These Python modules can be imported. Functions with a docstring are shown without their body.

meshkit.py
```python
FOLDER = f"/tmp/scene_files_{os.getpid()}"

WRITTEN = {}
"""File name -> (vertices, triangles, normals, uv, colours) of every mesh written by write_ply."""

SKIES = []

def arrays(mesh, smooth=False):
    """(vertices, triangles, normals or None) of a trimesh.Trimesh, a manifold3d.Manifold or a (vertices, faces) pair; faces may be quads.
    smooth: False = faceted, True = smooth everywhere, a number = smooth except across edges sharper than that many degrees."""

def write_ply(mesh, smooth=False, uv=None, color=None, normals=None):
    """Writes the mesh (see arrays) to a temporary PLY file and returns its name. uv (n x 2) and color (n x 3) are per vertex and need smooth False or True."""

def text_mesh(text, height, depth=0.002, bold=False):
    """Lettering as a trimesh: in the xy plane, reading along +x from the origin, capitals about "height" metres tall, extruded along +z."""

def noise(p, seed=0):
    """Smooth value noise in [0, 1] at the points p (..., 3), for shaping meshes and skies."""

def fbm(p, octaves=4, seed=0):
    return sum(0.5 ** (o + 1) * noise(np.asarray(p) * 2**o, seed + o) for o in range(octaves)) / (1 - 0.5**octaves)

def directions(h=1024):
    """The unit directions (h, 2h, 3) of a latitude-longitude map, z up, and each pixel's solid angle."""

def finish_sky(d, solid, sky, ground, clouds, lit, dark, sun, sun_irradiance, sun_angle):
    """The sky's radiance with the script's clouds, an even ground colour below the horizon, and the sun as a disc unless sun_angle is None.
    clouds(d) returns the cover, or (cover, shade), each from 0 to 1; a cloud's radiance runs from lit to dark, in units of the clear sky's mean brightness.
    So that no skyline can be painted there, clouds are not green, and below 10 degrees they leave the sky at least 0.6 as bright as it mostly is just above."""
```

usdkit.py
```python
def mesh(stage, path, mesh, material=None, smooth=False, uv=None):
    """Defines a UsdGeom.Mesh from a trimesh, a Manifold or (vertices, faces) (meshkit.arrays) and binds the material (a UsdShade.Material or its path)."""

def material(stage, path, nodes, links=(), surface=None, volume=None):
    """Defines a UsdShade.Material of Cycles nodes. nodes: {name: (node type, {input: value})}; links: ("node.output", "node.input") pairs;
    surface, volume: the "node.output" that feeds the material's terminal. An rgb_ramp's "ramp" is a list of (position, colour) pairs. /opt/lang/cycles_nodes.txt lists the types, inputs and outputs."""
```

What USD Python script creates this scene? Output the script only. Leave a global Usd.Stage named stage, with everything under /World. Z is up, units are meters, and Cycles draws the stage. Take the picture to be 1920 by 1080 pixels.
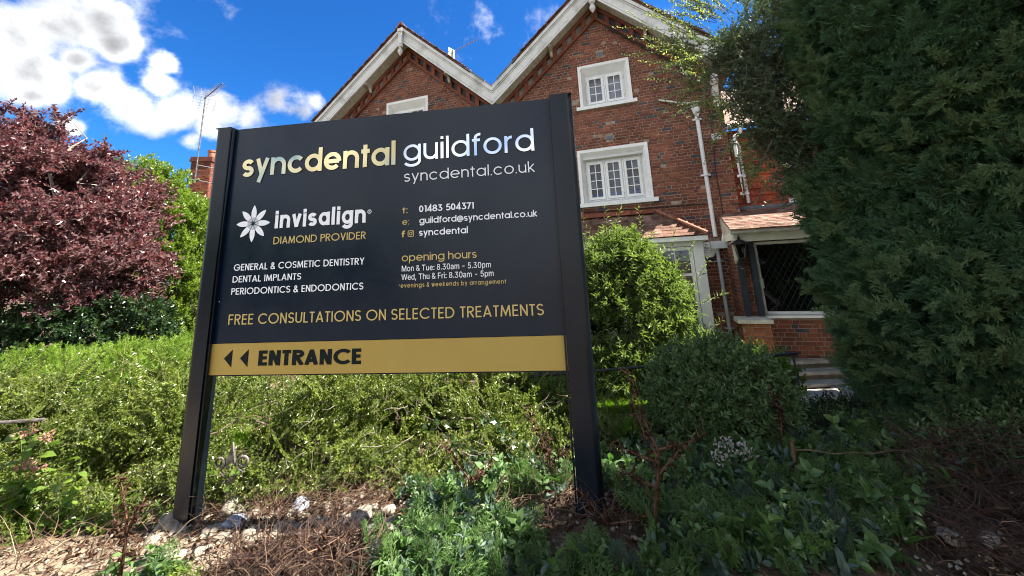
import math, numpy as np, trimesh, usdkit, meshkit
from shapely.geometry import LineString, Polygon, Point, box as sbox
from shapely.ops import unary_union
from shapely import affinity
from pxr import Usd, UsdGeom, UsdLux, UsdShade, Gf, Sdf, Vt

stage = Usd.Stage.CreateInMemory()
UsdGeom.SetStageUpAxis(stage, 'Z')
UsdGeom.SetStageMetersPerUnit(stage, 1.0)
UsdGeom.Xform.Define(stage, '/World')
UsdGeom.Scope.Define(stage, '/World/Looks')

# ------------------------------------------------------------------ camera, sky, sun, exposure
PITCH, ROLL, F_PX, PY = 0.20807, -0.046872, 720.0, 348.56
EXPOSURE = 2.2
SUN_AZ, SUN_EL = math.radians(94), math.radians(56)
SKY_STRENGTH, SUN_INT = 0.115, 1.25


def camera():
    cp, sp, cr, sr = math.cos(PITCH), math.sin(PITCH), math.cos(ROLL), math.sin(ROLL)
    fw, up0, r0 = np.array([0, cp, sp]), np.array([0, -sp, cp]), np.array([1.0, 0, 0])
    r, u = cr * r0 + sr * up0, -sr * r0 + cr * up0
    cam = UsdGeom.Camera.Define(stage, '/World/camera')
    m = Gf.Matrix4d(*r, 0, *u, 0, *(-fw), 0, 0, 0, 1.6, 1)
    cam.AddTransformOp().Set(m)
    cam.CreateHorizontalApertureAttr(36.0)
    cam.CreateVerticalApertureAttr(20.25)
    cam.CreateFocalLengthAttr(36.0 * F_PX / 1920)
    cam.CreateVerticalApertureOffsetAttr(-(540 - PY) * 36.0 / 1920)
    cam.CreateClippingRangeAttr(Gf.Vec2f(0.05, 5000))
    cam.CreateExposureAttr(EXPOSURE)


camera()

# clouds: (direction, angular radius as a chord) of the cloud masses standing in the left of the sky
CLOUDS = [((-0.757, 0.519, 0.396), 0.086), ((-0.722, 0.547, 0.423), 0.069), ((-0.687, 0.577, 0.442), 0.051), ((-0.761, 0.551, 0.342), 0.064), ((-0.684, 0.600, 0.416), 0.038), ((-0.723, 0.580, 0.376), 0.031), ((-0.765, 0.567, 0.305), 0.022), ((-0.705, 0.619, 0.346), 0.041), ((-0.638, 0.655, 0.404), 0.031), ((-0.654, 0.663, 0.365), 0.039), ((-0.687, 0.653, 0.319), 0.056), ((-0.645, 0.694, 0.319), 0.062), ((-0.586, 0.738, 0.334), 0.060), ((-0.502, 0.775, 0.382), 0.073), ((-0.469, 0.800, 0.373), 0.065), ((-0.543, 0.773, 0.328), 0.070), ((-0.603, 0.737, 0.305), 0.054), ((-0.633, 0.724, 0.274), 0.034), ((-0.670, 0.680, 0.298), 0.042), ((-0.580, 0.769, 0.269), 0.047), ((-0.439, 0.810, 0.389), 0.039), ((-0.715, 0.612, 0.338), 0.033), ((-0.746, 0.610, 0.265), 0.021)]


def sky():
    dome = UsdLux.DomeLight.Define(stage, '/World/sky')
    dome.CreateIntensityAttr(1.0)
    n = {'tc': ('texture_coordinate', {}),
         'sky': ('sky_texture', {'sky_type': 'single_scattering', 'sun_disc': False, 'sun_elevation': SUN_EL, 'sun_rotation': SUN_AZ, 'altitude': 100.0, 'air_density': 1.0, 'aerosol_density': 0.6, 'ozone_density': 2.0}),
         'ti': ('mix', {'mix_type': 'multiply', 'fac': 1.0, 'color2': (0.112, 0.285, 0.445)}),
         'hs': ('hsv', {'hue': 0.5, 'saturation': 1.25, 'value': 1.0, 'fac': 1.0}),
         'no': ('noise_texture', {'scale': 6.0, 'detail': 10.0, 'roughness': 0.62, 'distortion': 0.15}),
         'nbm': ('mapping', {'location': (5.3, 2.2, 1.1)}),
         'nb': ('noise_texture', {'scale': 2.1, 'detail': 4.0, 'roughness': 0.5}),
         'sh': ('noise_texture', {'scale': 5.5, 'detail': 6.0, 'roughness': 0.55}),
         'gen': ('map_range', {'range_type': 'smoothstep', 'from_min': 0.26, 'from_max': 0.46, 'to_min': 0.0, 'to_max': 1.0, 'clamp': True}),
         'nn': ('math', {'math_type': 'multiply_add', 'value2': 2.9, 'value3': -1.45}),
         'den': ('math', {'math_type': 'add'}),
         'cov': ('map_range', {'range_type': 'smoothstep', 'from_min': 0.30, 'from_max': 0.95, 'to_min': 0.0, 'to_max': 1.0, 'clamp': True}),
         'thick': ('map_range', {'range_type': 'smoothstep', 'from_min': 0.55, 'from_max': 1.7, 'to_min': 1.0, 'to_max': 0.36, 'clamp': True}),
         'shr': ('map_range', {'from_min': 0.36, 'from_max': 0.64, 'to_min': 0.42, 'to_max': 1.08, 'clamp': True}),
         'cm': ('math', {'math_type': 'multiply'}),
         'col': ('mix', {'mix_type': 'multiply', 'fac': 1.0, 'color1': (3.35, 3.42, 3.52)}),
         'cb': ('combine_xyz', {}),
         'mix': ('mix', {'mix_type': 'mix'}),
         'bg': ('background_shader', {'strength': SKY_STRENGTH})}
    l = [('sky.color', 'hs.color'), ('tc.generated', 'no.vector'), ('tc.generated', 'nbm.vector'), ('nbm.vector', 'nb.vector'), ('tc.generated', 'sh.vector'), ('nb.fac', 'gen.value'), ('no.fac', 'nn.value1')]
    prev = None
    for i, (d, r) in enumerate(CLOUDS):
        d = np.array(d) / np.linalg.norm(d)
        n[f'd{i}'] = ('vector_math', {'math_type': 'distance', 'vector2': tuple(d)})
        n[f'm{i}'] = ('map_range', {'range_type': 'smoothstep', 'from_min': r * 1.28, 'from_max': 0.0, 'to_min': 0.0, 'to_max': 1.0, 'clamp': True})
        l += [('tc.generated', f'd{i}.vector1'), (f'd{i}.value', f'm{i}.value')]
        if prev is None:
            prev = f'm{i}.result'
        else:
            n[f'x{i}'] = ('math', {'math_type': 'smoothmax', 'value3': 0.25})
            l += [(prev, f'x{i}.value1'), (f'm{i}.result', f'x{i}.value2')]
            prev = f'x{i}.value'
    # the sky behind the viewer carries cloud as well, with cover added to brighten the shade; the open blue part is the one round the roofs
    n['opn'] = ('vector_math', {'math_type': 'dot_product', 'vector2': (0.25, 0.87, 0.42)})
    n['opr'] = ('map_range', {'range_type': 'smoothstep', 'from_min': 0.0, 'from_max': 0.38, 'to_min': 1.0, 'to_max': 0.0, 'clamp': True})
    n['gm'] = ('math', {'math_type': 'multiply'})
    n['mx'] = ('math', {'math_type': 'maximum'})
    l += [('tc.generated', 'opn.vector1'), ('opn.value', 'opr.value'), ('gen.result', 'gm.value1'), ('opr.result', 'gm.value2'), (prev, 'mx.value1'), ('gm.value', 'mx.value2')]
    # noise only roughens where there is cloud
    n['nm'] = ('math', {'math_type': 'multiply'})
    n['edge'] = ('map_range', {'range_type': 'smoothstep', 'from_min': 0.0, 'from_max': 0.25, 'to_min': 0.0, 'to_max': 1.0, 'clamp': True})
    l += [('mx.value', 'edge.value'), ('nn.value', 'nm.value1'), ('edge.result', 'nm.value2'), ('mx.value', 'den.value1'), ('nm.value', 'den.value2'),
          ('den.value', 'cov.value'), ('den.value', 'thick.value'), ('sh.fac', 'shr.value'), ('thick.result', 'cm.value1'), ('shr.result', 'cm.value2'),
          ('cm.value', 'cb.x'), ('cm.value', 'cb.y'), ('cm.value', 'cb.z'), ('cb.vector', 'col.color2'),
          ('cov.result', 'mix.fac'), ('hs.color', 'ti.color1'), ('ti.color', 'mix.color1'), ('col.color', 'mix.color2'), ('mix.color', 'bg.color')]
    m = usdkit.material(stage, '/World/Looks/sky', n, l, surface='bg.background')
    UsdShade.MaterialBindingAPI.Apply(dome.GetPrim()).Bind(m)
    dome.GetPrim().SetCustomDataByKey('kind', 'structure')
    sun = UsdLux.DistantLight.Define(stage, '/World/sun')
    sun.CreateIntensityAttr(SUN_INT)
    sun.CreateAngleAttr(0.53)
    sun.CreateNormalizeAttr(True)
    sun.CreateColorAttr(Gf.Vec3f(1.0, 0.93, 0.82))
    z = np.array([math.sin(SUN_AZ) * math.cos(SUN_EL), math.cos(SUN_AZ) * math.cos(SUN_EL), math.sin(SUN_EL)])
    x = np.cross([0, 0, 1.0], z); x /= np.linalg.norm(x)
    y = np.cross(z, x)
    sun.AddTransformOp().Set(Gf.Matrix4d(*x, 0, *y, 0, *z, 0, 0, 0, 20, 1))


sky()

# ------------------------------------------------------------------ helpers: prims
_names = {}


def numbered(parent, name):
    k = (parent, name)
    i = _names.get(k, -1) + 1
    _names[k] = i
    return f'{parent}/{name}' if i == 0 else f'{parent}/{name}_{i:03d}'


def tag(p, label=None, cat=None, group=None, kind=None):
    p = p.GetPrim() if hasattr(p, 'GetPrim') else p
    for k, v in (('label', label), ('category', cat), ('group', group), ('kind', kind)):
        if v:
            p.SetCustomDataByKey(k, v)
    return p


def P(o):
    return o if isinstance(o, str) else str(o.GetPath())


def thing(name, label=None, cat=None, loc=(0, 0, 0), rz=0.0, group=None, kind=None, parent='/World'):
    x = UsdGeom.Xform.Define(stage, numbered(P(parent), name))
    x.AddTranslateOp().Set(Gf.Vec3d(*map(float, loc)))
    if rz:
        x.AddRotateZOp().Set(math.degrees(rz))
    tag(x, label, cat, group, kind)
    return x


def group_part(name, parent):
    return UsdGeom.Xform.Define(stage, numbered(P(parent), name))


def part(name, mesh, mat, parent='/World', smooth=False, tone=None, **t):
    if isinstance(mesh, MB):
        tone = mesh.tones() if tone is None else tone
        mesh = mesh.arrays()
    m = usdkit.mesh(stage, numbered(P(parent), name), mesh, M[mat] if isinstance(mat, str) else mat, smooth=smooth)
    if tone is not None:
        n = len(m.GetPointsAttr().Get())
        tone = np.asarray(tone, np.float32)
        if tone.ndim == 0:
            tone = np.full(n, tone, np.float32)
        if len(tone) == n:
            UsdGeom.PrimvarsAPI(m).CreatePrimvar('tone', Sdf.ValueTypeNames.FloatArray, 'vertex').Set(Vt.FloatArray.FromNumpy(tone))
    tag(m, **t)
    return m


def clone(src, loc, rz=0.0, label=None, group=None, scale=None):
    """A further thing that shares the parts of SRC."""
    sp = src.GetPrim()
    name = sp.GetName()
    was = dict(sp.GetCustomData())
    if name[-4:-3] == '_' and name[-3:].isdigit():
        name = name[:-4]
    x = UsdGeom.Xform.Define(stage, numbered('/World', name))
    x.GetPrim().GetReferences().AddInternalReference(sp.GetPath())
    x.GetPrim().SetInstanceable(True)
    x.ClearXformOpOrder()
    m = Gf.Matrix4d(1.0)
    if scale:
        m = m * Gf.Matrix4d().SetScale(Gf.Vec3d(*(scale if np.ndim(scale) else (scale,) * 3)))
    m = m * Gf.Matrix4d().SetRotate(Gf.Rotation(Gf.Vec3d(0, 0, 1), math.degrees(rz))) * Gf.Matrix4d().SetTranslate(Gf.Vec3d(*map(float, loc)))
    op = x.AddTransformOp(opSuffix='place')
    op.Set(m)
    x.SetXformOpOrder([op])
    tag(x, label or was.get('label'), was.get('category'), group or was.get('group'), was.get('kind'))
    return x


class MB:
    """Collects shapes into one mesh."""

    def __init__(self):
        self.v, self.f, self.t, self.n = [], [], [], 0

    def add(self, v, f, tone=0.5):
        v = np.asarray(v, float); f = np.asarray(f, int)
        if f.shape[1] == 4:
            f = np.vstack([f[:, [0, 1, 2]], f[:, [0, 2, 3]]])
        self.v.append(v); self.f.append(f + self.n); self.t.append(np.full(len(v), tone)); self.n += len(v)
        return self

    def tm(self, m, tone=0.5):
        return self.add(m.vertices, m.faces, tone)

    def box(self, lo, hi, tone=0.5):
        return self.add(*boxvf(lo, hi), tone)

    def tube(self, pts, r, sides=8, caps=True, tone=0.5):
        return self.add(*tubevf(pts, r, sides, caps), tone)

    def lathe(self, prof, loc=(0, 0, 0), sides=16, tone=0.5):
        pr = np.asarray(prof, float)
        a = np.arange(sides) * 2 * np.pi / sides
        v = np.stack([pr[:, None, 0] * np.cos(a), pr[:, None, 0] * np.sin(a), np.repeat(pr[:, 1:2], sides, 1)], -1).reshape(-1, 3) + np.asarray(loc)
        i, j = np.meshgrid(np.arange(len(pr) - 1), np.arange(sides), indexing='ij')
        q = np.stack([i * sides + j, i * sides + (j + 1) % sides, (i + 1) * sides + (j + 1) % sides, (i + 1) * sides + j], -1).reshape(-1, 4)
        return self.add(v, q, tone)

    def prism(self, poly, y0, y1, tone=0.5):
        """A polygon in (x, z), drawn from y0 to y1."""
        m = trimesh.creation.extrude_polygon(poly, abs(y1 - y0), engine='earcut')
        v = np.array(m.vertices)
        return self.add(np.stack([v[:, 0], max(y0, y1) - v[:, 2], v[:, 1]], 1), np.array(m.faces), tone)

    def prism_x(self, pts, x0, x1, tone=0.5):
        """A polygon in (y, z), drawn from x0 to x1."""
        m = trimesh.creation.extrude_polygon(Polygon(pts), abs(x1 - x0), engine='earcut')
        v = np.array(m.vertices)
        return self.add(np.stack([min(x0, x1) + v[:, 2], v[:, 0], v[:, 1]], 1), np.array(m.faces), tone)

    def hexa(self, c, tone=0.5):
        """Eight corners, ordered as boxvf orders them."""
        return self.add(c, BOXF, tone)

    def arrays(self):
        return np.vstack(self.v), np.vstack(self.f)

    def tones(self):
        return np.concatenate(self.t)


BOXF = np.array([[0, 2, 3, 1], [4, 5, 7, 6], [0, 1, 5, 4], [2, 6, 7, 3], [0, 4, 6, 2], [1, 3, 7, 5]])


def boxvf(lo, hi):
    return np.array([[(lo, hi)[i][0], (lo, hi)[j][1], (lo, hi)[k][2]] for k in (0, 1) for j in (0, 1) for i in (0, 1)], float), BOXF


def tubevf(pts, r, sides=8, caps=True):
    p = np.asarray(pts, float)
    r = np.broadcast_to(np.asarray(r, float), (len(p),))
    t = np.gradient(p, axis=0)
    t /= np.linalg.norm(t, axis=1, keepdims=True) + 1e-12
    ref = np.where(np.abs(t[:, 2:]) < 0.85, [0, 0, 1.0], [1.0, 0, 0])
    a = np.cross(t, ref[0] if np.ptp(ref, axis=0).max() == 0 else ref[len(ref) // 2])
    a /= np.linalg.norm(a, axis=1, keepdims=True) + 1e-12
    b = np.cross(t, a)
    ang = np.arange(sides) * 2 * np.pi / sides
    v = (p[:, None] + r[:, None, None] * (np.cos(ang)[None, :, None] * a[:, None] + np.sin(ang)[None, :, None] * b[:, None])).reshape(-1, 3)
    i, j = np.meshgrid(np.arange(len(p) - 1), np.arange(sides), indexing='ij')
    q = np.stack([i * sides + j, i * sides + (j + 1) % sides, (i + 1) * sides + (j + 1) % sides, (i + 1) * sides + j], -1).reshape(-1, 4)
    f = np.vstack([q[:, [0, 1, 2]], q[:, [0, 2, 3]]])
    if caps:
        n = len(v)
        v = np.vstack([v, p[0], p[-1]])
        e = (len(p) - 1) * sides
        k = np.arange(sides)
        f = np.vstack([f, np.stack([np.full(sides, n), (k + 1) % sides, k], 1), np.stack([np.full(sides, n + 1), e + k, e + (k + 1) % sides], 1)])
    return v, f


# ------------------------------------------------------------------ helpers: materials
M = {}


def mat(name, c1, c2=None, scale=6.0, rough=0.6, bump=0.0, bscale=40.0, metallic=0.0, spec=0.5, detail=4.0, lo=0.35, hi=0.65, c3=None, coat=0.0, rvar=0.0, stretch=None):
    c2 = c2 or c1
    n = {'g': ('geometry', {}), 'n': ('noise_texture', {'scale': scale, 'detail': detail, 'roughness': 0.6}),
         'r': ('rgb_ramp', {'ramp': [(lo, c1), (hi, c2)] if c3 is None else [(lo, c1), ((lo + hi) / 2, c2), (hi, c3)]}),
         'p': ('principled_bsdf', {'roughness': rough, 'metallic': metallic, 'specular_ior_level': spec, 'coat_weight': coat})}
    l = [('n.fac', 'r.fac'), ('r.color', 'p.base_color')]
    src = 'g.position'
    if stretch:
        n['mp'] = ('mapping', {'scale': stretch}); l.append(('g.position', 'mp.vector')); src = 'mp.vector'
    l.append((src, 'n.vector'))
    if rvar:
        n['rv'] = ('map_range', {'from_min': 0.3, 'from_max': 0.7, 'to_min': rough - rvar, 'to_max': rough + rvar, 'clamp': True})
        l += [('n.fac', 'rv.value'), ('rv.result', 'p.roughness')]
    if bump:
        n['bn'] = ('noise_texture', {'scale': bscale, 'detail': 5.0, 'roughness': 0.6})
        n['b'] = ('bump', {'strength': 1.0, 'distance': bump})
        l += [(src, 'bn.vector'), ('bn.fac', 'b.height'), ('b.normal', 'p.normal')]
    M[name] = usdkit.material(stage, f'/World/Looks/{name}', n, l, surface='p.BSDF')


def tone_mat(name, stops, rough=0.8, bump=0.004, nscale=25.0, dirt=None, dirt_scale=1.2, spec=0.3):
    """Bricks and tiles: the ramp is read at each piece's own tone, with grain and weathering on top."""
    n = {'g': ('geometry', {}), 'a': ('attribute', {'attribute': 'tone'}), 'r': ('rgb_ramp', {'ramp': stops}),
         'n': ('noise_texture', {'scale': nscale, 'detail': 6.0, 'roughness': 0.65}), 'nr': ('rgb_ramp', {'ramp': [(0.3, (0.62, 0.62, 0.62)), (0.7, (1.25, 1.22, 1.2))]}),
         'm': ('mix', {'mix_type': 'multiply', 'fac': 1.0}),
         'd': ('noise_texture', {'scale': dirt_scale, 'detail': 5.0, 'roughness': 0.6}), 'dr': ('rgb_ramp', {'ramp': [(0.38, dirt or (1, 1, 1)), (0.6, (1, 1, 1))]}),
         'm2': ('mix', {'mix_type': 'multiply', 'fac': 1.0}),
         'b': ('bump', {'strength': 1.0, 'distance': bump}), 'p': ('principled_bsdf', {'roughness': rough, 'specular_ior_level': spec})}
    l = [('a.fac', 'r.fac'), ('g.position', 'n.vector'), ('n.fac', 'nr.fac'), ('r.color', 'm.color1'), ('nr.color', 'm.color2'), ('g.position', 'd.vector'), ('d.fac', 'dr.fac'),
         ('m.color', 'm2.color1'), ('dr.color', 'm2.color2'), ('m2.color', 'p.base_color'), ('n.fac', 'b.height'), ('b.normal', 'p.normal')]
    M[name] = usdkit.material(stage, f'/World/Looks/{name}', n, l, surface='p.BSDF')


def leaf(name, stops, trans, tfac=0.35, rough=0.45, spec=0.5):
    """Leaves: every leaf takes its own colour from the ramp; some light passes through."""
    n = {'g': ('geometry', {}), 'o': ('object_info', {}), 'ad': ('math', {'math_type': 'multiply_add', 'value2': 0.65}), 'am': ('math', {'math_type': 'multiply', 'value2': 0.35}),
         'r': ('rgb_ramp', {'ramp': stops}), 'p': ('principled_bsdf', {'roughness': rough, 'specular_ior_level': spec}),
         'tm': ('mix', {'mix_type': 'multiply', 'fac': 1.0, 'color2': trans}), 't': ('translucent_bsdf', {}), 'x': ('mix_closure', {'fac': tfac})}
    l = [('o.random', 'am.value1'), ('g.random_per_island', 'ad.value1'), ('am.value', 'ad.value3'), ('ad.value', 'r.fac'), ('r.color', 'p.base_color'), ('r.color', 'tm.color1'), ('tm.color', 't.color'),
         ('p.BSDF', 'x.closure1'), ('t.BSDF', 'x.closure2')]
    M[name] = usdkit.material(stage, f'/World/Looks/{name}', n, l, surface='x.closure')


def glass(name, base=0.06, tint=(1, 1, 1), rough=0.0, dirt=0.0):
    n = {'f': ('fresnel', {'IOR': 1.5}), 'm': ('math', {'math_type': 'multiply_add', 'value2': 1.0, 'value3': base}), 't': ('transparent_bsdf', {'color': tint}),
         'g': ('glossy_bsdf', {'color': (0.95, 0.97, 1), 'roughness': rough}), 'x': ('mix_closure', {})}
    M[name] = usdkit.material(stage, f'/World/Looks/{name}', n, [('f.fac', 'm.value1'), ('m.value', 'x.fac'), ('t.BSDF', 'x.closure1'), ('g.BSDF', 'x.closure2')], surface='x.closure')


# setting and building
tone_mat('brick', [(0, (0.130, 0.048, 0.034)), (.3, (0.195, 0.066, 0.041)), (.62, (0.250, 0.082, 0.047)), (.86, (0.320, 0.112, 0.056)), (.93, (0.33, 0.125, 0.06)), (.95, (0.085, 0.085, 0.095)), (1, (0.06, 0.062, 0.075))], dirt=(0.62, 0.58, 0.58), dirt_scale=0.9)
tone_mat('porch_brick', [(0, (0.16, 0.055, 0.032)), (.5, (0.27, 0.09, 0.045)), (1, (0.37, 0.15, 0.07))])
tone_mat('red_tile', [(0, (0.16, 0.035, 0.020)), (.3, (0.30, 0.058, 0.026)), (.7, (0.40, 0.085, 0.035)), (1, (0.46, 0.14, 0.07))], rough=0.7, dirt=(0.6, 0.52, 0.5), dirt_scale=5)
tone_mat('roof_tile', [(0, (0.12, 0.058, 0.042)), (.4, (0.22, 0.115, 0.085)), (.8, (0.31, 0.195, 0.155)), (1, (0.36, 0.27, 0.225))], rough=0.85, dirt=(0.5, 0.5, 0.46), dirt_scale=4)
mat('mortar', (0.20, 0.145, 0.11), (0.36, 0.29, 0.22), scale=9, rough=0.95, bump=0.004, bscale=60)
mat('dark_mortar', (0.20, 0.15, 0.12), (0.32, 0.26, 0.20), scale=9, rough=0.95)
mat('white_paint', (0.70, 0.71, 0.70), (0.80, 0.80, 0.78), scale=5, rough=0.45, bump=0.0012, bscale=30)
mat('cream_paint', (0.60, 0.58, 0.47), (0.70, 0.67, 0.55), scale=4, rough=0.55, bump=0.001)
mat('barge_paint', (0.40, 0.40, 0.37), (0.62, 0.62, 0.59), scale=2.5, rough=0.55, bump=0.002, bscale=18, lo=.3, hi=.5)
mat('soffit_paint', (0.44, 0.41, 0.33), (0.56, 0.53, 0.44), scale=6, rough=0.7)
mat('pipe_white', (0.66, 0.68, 0.68), (0.78, 0.79, 0.78), scale=8, rough=0.35)
mat('pipe_grey', (0.42, 0.46, 0.50), (0.52, 0.55, 0.58), scale=8, rough=0.4)
mat('gutter_grey', (0.30, 0.31, 0.27), (0.46, 0.46, 0.40), scale=10, rough=0.5)
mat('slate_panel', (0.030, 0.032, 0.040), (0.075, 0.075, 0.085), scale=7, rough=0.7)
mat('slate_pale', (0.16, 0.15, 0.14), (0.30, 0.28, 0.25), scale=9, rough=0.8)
mat('lead', (0.085, 0.092, 0.105), (0.15, 0.16, 0.175), scale=6, rough=0.55)
mat('dirty_white', (0.22, 0.23, 0.23), (0.66, 0.67, 0.66), scale=5, rough=0.7, lo=.36, hi=.5)
mat('black_paint', (0.006, 0.007, 0.008), (0.014, 0.015, 0.017), scale=8, rough=0.45)
mat('dark_post', (0.012, 0.018, 0.024), (0.022, 0.03, 0.04), scale=8, rough=0.5)
mat('cable', (0.010, 0.010, 0.010), rough=0.6)
mat('vent', (0.10, 0.12, 0.13), (0.17, 0.19, 0.20), scale=30, rough=0.7)
mat('interior', (0.015, 0.015, 0.016), rough=0.9)
mat('blind_pale', (0.42, 0.42, 0.50), (0.50, 0.50, 0.58), scale=2, rough=0.8)
mat('blind_grey', (0.13, 0.14, 0.17), (0.17, 0.18, 0.22), scale=2, rough=0.8)
mat('blind_blue', (0.02, 0.10, 0.42), (0.03, 0.14, 0.52), scale=5, rough=0.6)
mat('render_wall', (0.55, 0.44, 0.30), (0.64, 0.53, 0.38), scale=3, rough=0.9)
mat('stone_cap', (0.46, 0.43, 0.36), (0.66, 0.63, 0.54), scale=6, rough=0.85, bump=0.004, bscale=25)
mat('step_stone', (0.24, 0.22, 0.19), (0.44, 0.41, 0.36), scale=5, rough=0.9, bump=0.006, bscale=18)
mat('terracotta', (0.20, 0.07, 0.04), (0.33, 0.13, 0.075), scale=6, rough=0.8)
mat('aluminium', (0.42, 0.43, 0.45), (0.6, 0.6, 0.62), scale=9, rough=0.35, metallic=0.8)
mat('aerial_grey', (0.05, 0.05, 0.055), (0.14, 0.14, 0.145), scale=25, rough=0.5)
mat('rusty_metal', (0.07, 0.055, 0.05), (0.22, 0.20, 0.19), scale=30, rough=0.6, metallic=0.3)
glass('pane', 0.035, (0.80, 0.83, 0.88))
glass('porch_pane', 0.26, (0.30, 0.32, 0.33), dirt=.1)
glass('lamp_pane', 0.12, (0.75, 0.78, 0.75))
# sign
mat('sign_black', (0.0010, 0.0044, 0.0112), (0.0012, 0.0050, 0.0128), scale=3.5, rough=0.23, spec=0.46, rvar=0.05)
mat('post_black', (0.0026, 0.0044, 0.0075), (0.0040, 0.0060, 0.0095), scale=2.5, rough=0.24, spec=0.40, rvar=0.04)
mat('ink', (0.003, 0.007, 0.008), rough=0.6, spec=0.15)
mat('gold_print', (0.50, 0.37, 0.12), (0.53, 0.40, 0.14), scale=3, rough=0.45)
mat('gold_panel', (0.335, 0.235, 0.055), (0.365, 0.26, 0.065), scale=1.5, rough=0.42, spec=0.4)
mat('white_print', (0.78, 0.80, 0.84), rough=0.4)
mat('grey_print', (0.42, 0.47, 0.52), rough=0.4)
mat('gold_mirror', (0.90, 0.76, 0.42), (0.92, 0.79, 0.46), scale=3, rough=0.06, metallic=1.0)
mat('silver_mirror', (0.93, 0.95, 0.97), rough=0.06, metallic=1.0)
mat('blue_print', (0.05, 0.09, 0.26), rough=0.5)
mat('blue_lens', (0.008, 0.03, 0.13), rough=0.2)
# ground and plants
mat('bark', (0.045, 0.032, 0.022), (0.11, 0.085, 0.06), scale=20, rough=0.9, bump=0.006, bscale=60, stretch=(1, 1, .25))
mat('pale_bark', (0.12, 0.10, 0.08), (0.26, 0.23, 0.19), scale=20, rough=0.9, bump=0.004, bscale=60)
mat('dry_stem', (0.055, 0.026, 0.016), (0.16, 0.075, 0.042), scale=14, rough=0.85, bump=0.004, bscale=50)
mat('dry_twig', (0.055, 0.030, 0.019), (0.165, 0.100, 0.062), scale=12, rough=0.9)
mat('dark_brush', (0.014, 0.007, 0.005), (0.046, 0.021, 0.014), scale=12, rough=0.9)
mat('straw', (0.24, 0.18, 0.10), (0.42, 0.33, 0.20), scale=12, rough=0.9)
mat('stone', (0.075, 0.064, 0.050), (0.34, 0.30, 0.24), scale=18, rough=0.9, bump=0.012, bscale=22, lo=.3, hi=.7)
mat('stone_blue', (0.13, 0.145, 0.18), (0.30, 0.33, 0.40), scale=14, rough=0.75, bump=0.008, bscale=25)
G2 = lambda a, b, c, d: [(0, a), (.35, b), (.7, c), (1, d)]
leaf('leaf_coto', G2((0.076, 0.110, 0.020), (0.150, 0.194, 0.030), (0.249, 0.279, 0.042), (0.412, 0.316, 0.067)), (1.5, 1.7, .7), .36, .38)
leaf('leaf_yew', G2((0.108, 0.196, 0.015), (0.190, 0.300, 0.024), (0.286, 0.405, 0.031), (0.406, 0.498, 0.049)), (1.4, 1.6, .5), .35, .5)
leaf('leaf_plum', G2((0.079, 0.046, 0.051), (0.154, 0.080, 0.077), (0.252, 0.106, 0.099), (0.399, 0.246, 0.188)), (2.2, .8, .9), .30, .33, .6)
leaf('leaf_laurel', G2((0.104, 0.169, 0.028), (0.191, 0.262, 0.041), (0.294, 0.351, 0.053), (0.441, 0.454, 0.081)), (1.5, 1.7, .5), .38, .3, .6)
leaf('leaf_ivy', G2((0.015, 0.037, 0.011), (0.026, 0.057, 0.015), (0.040, 0.077, 0.022), (0.061, 0.099, 0.031)), (1.4, 1.7, .6), .22, .32, .6)
leaf('leaf_budd', G2((0.108, 0.153, 0.058), (0.179, 0.231, 0.083), (0.251, 0.289, 0.110), (0.382, 0.365, 0.206)), (1.5, 1.7, .6), .40, .5)
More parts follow.
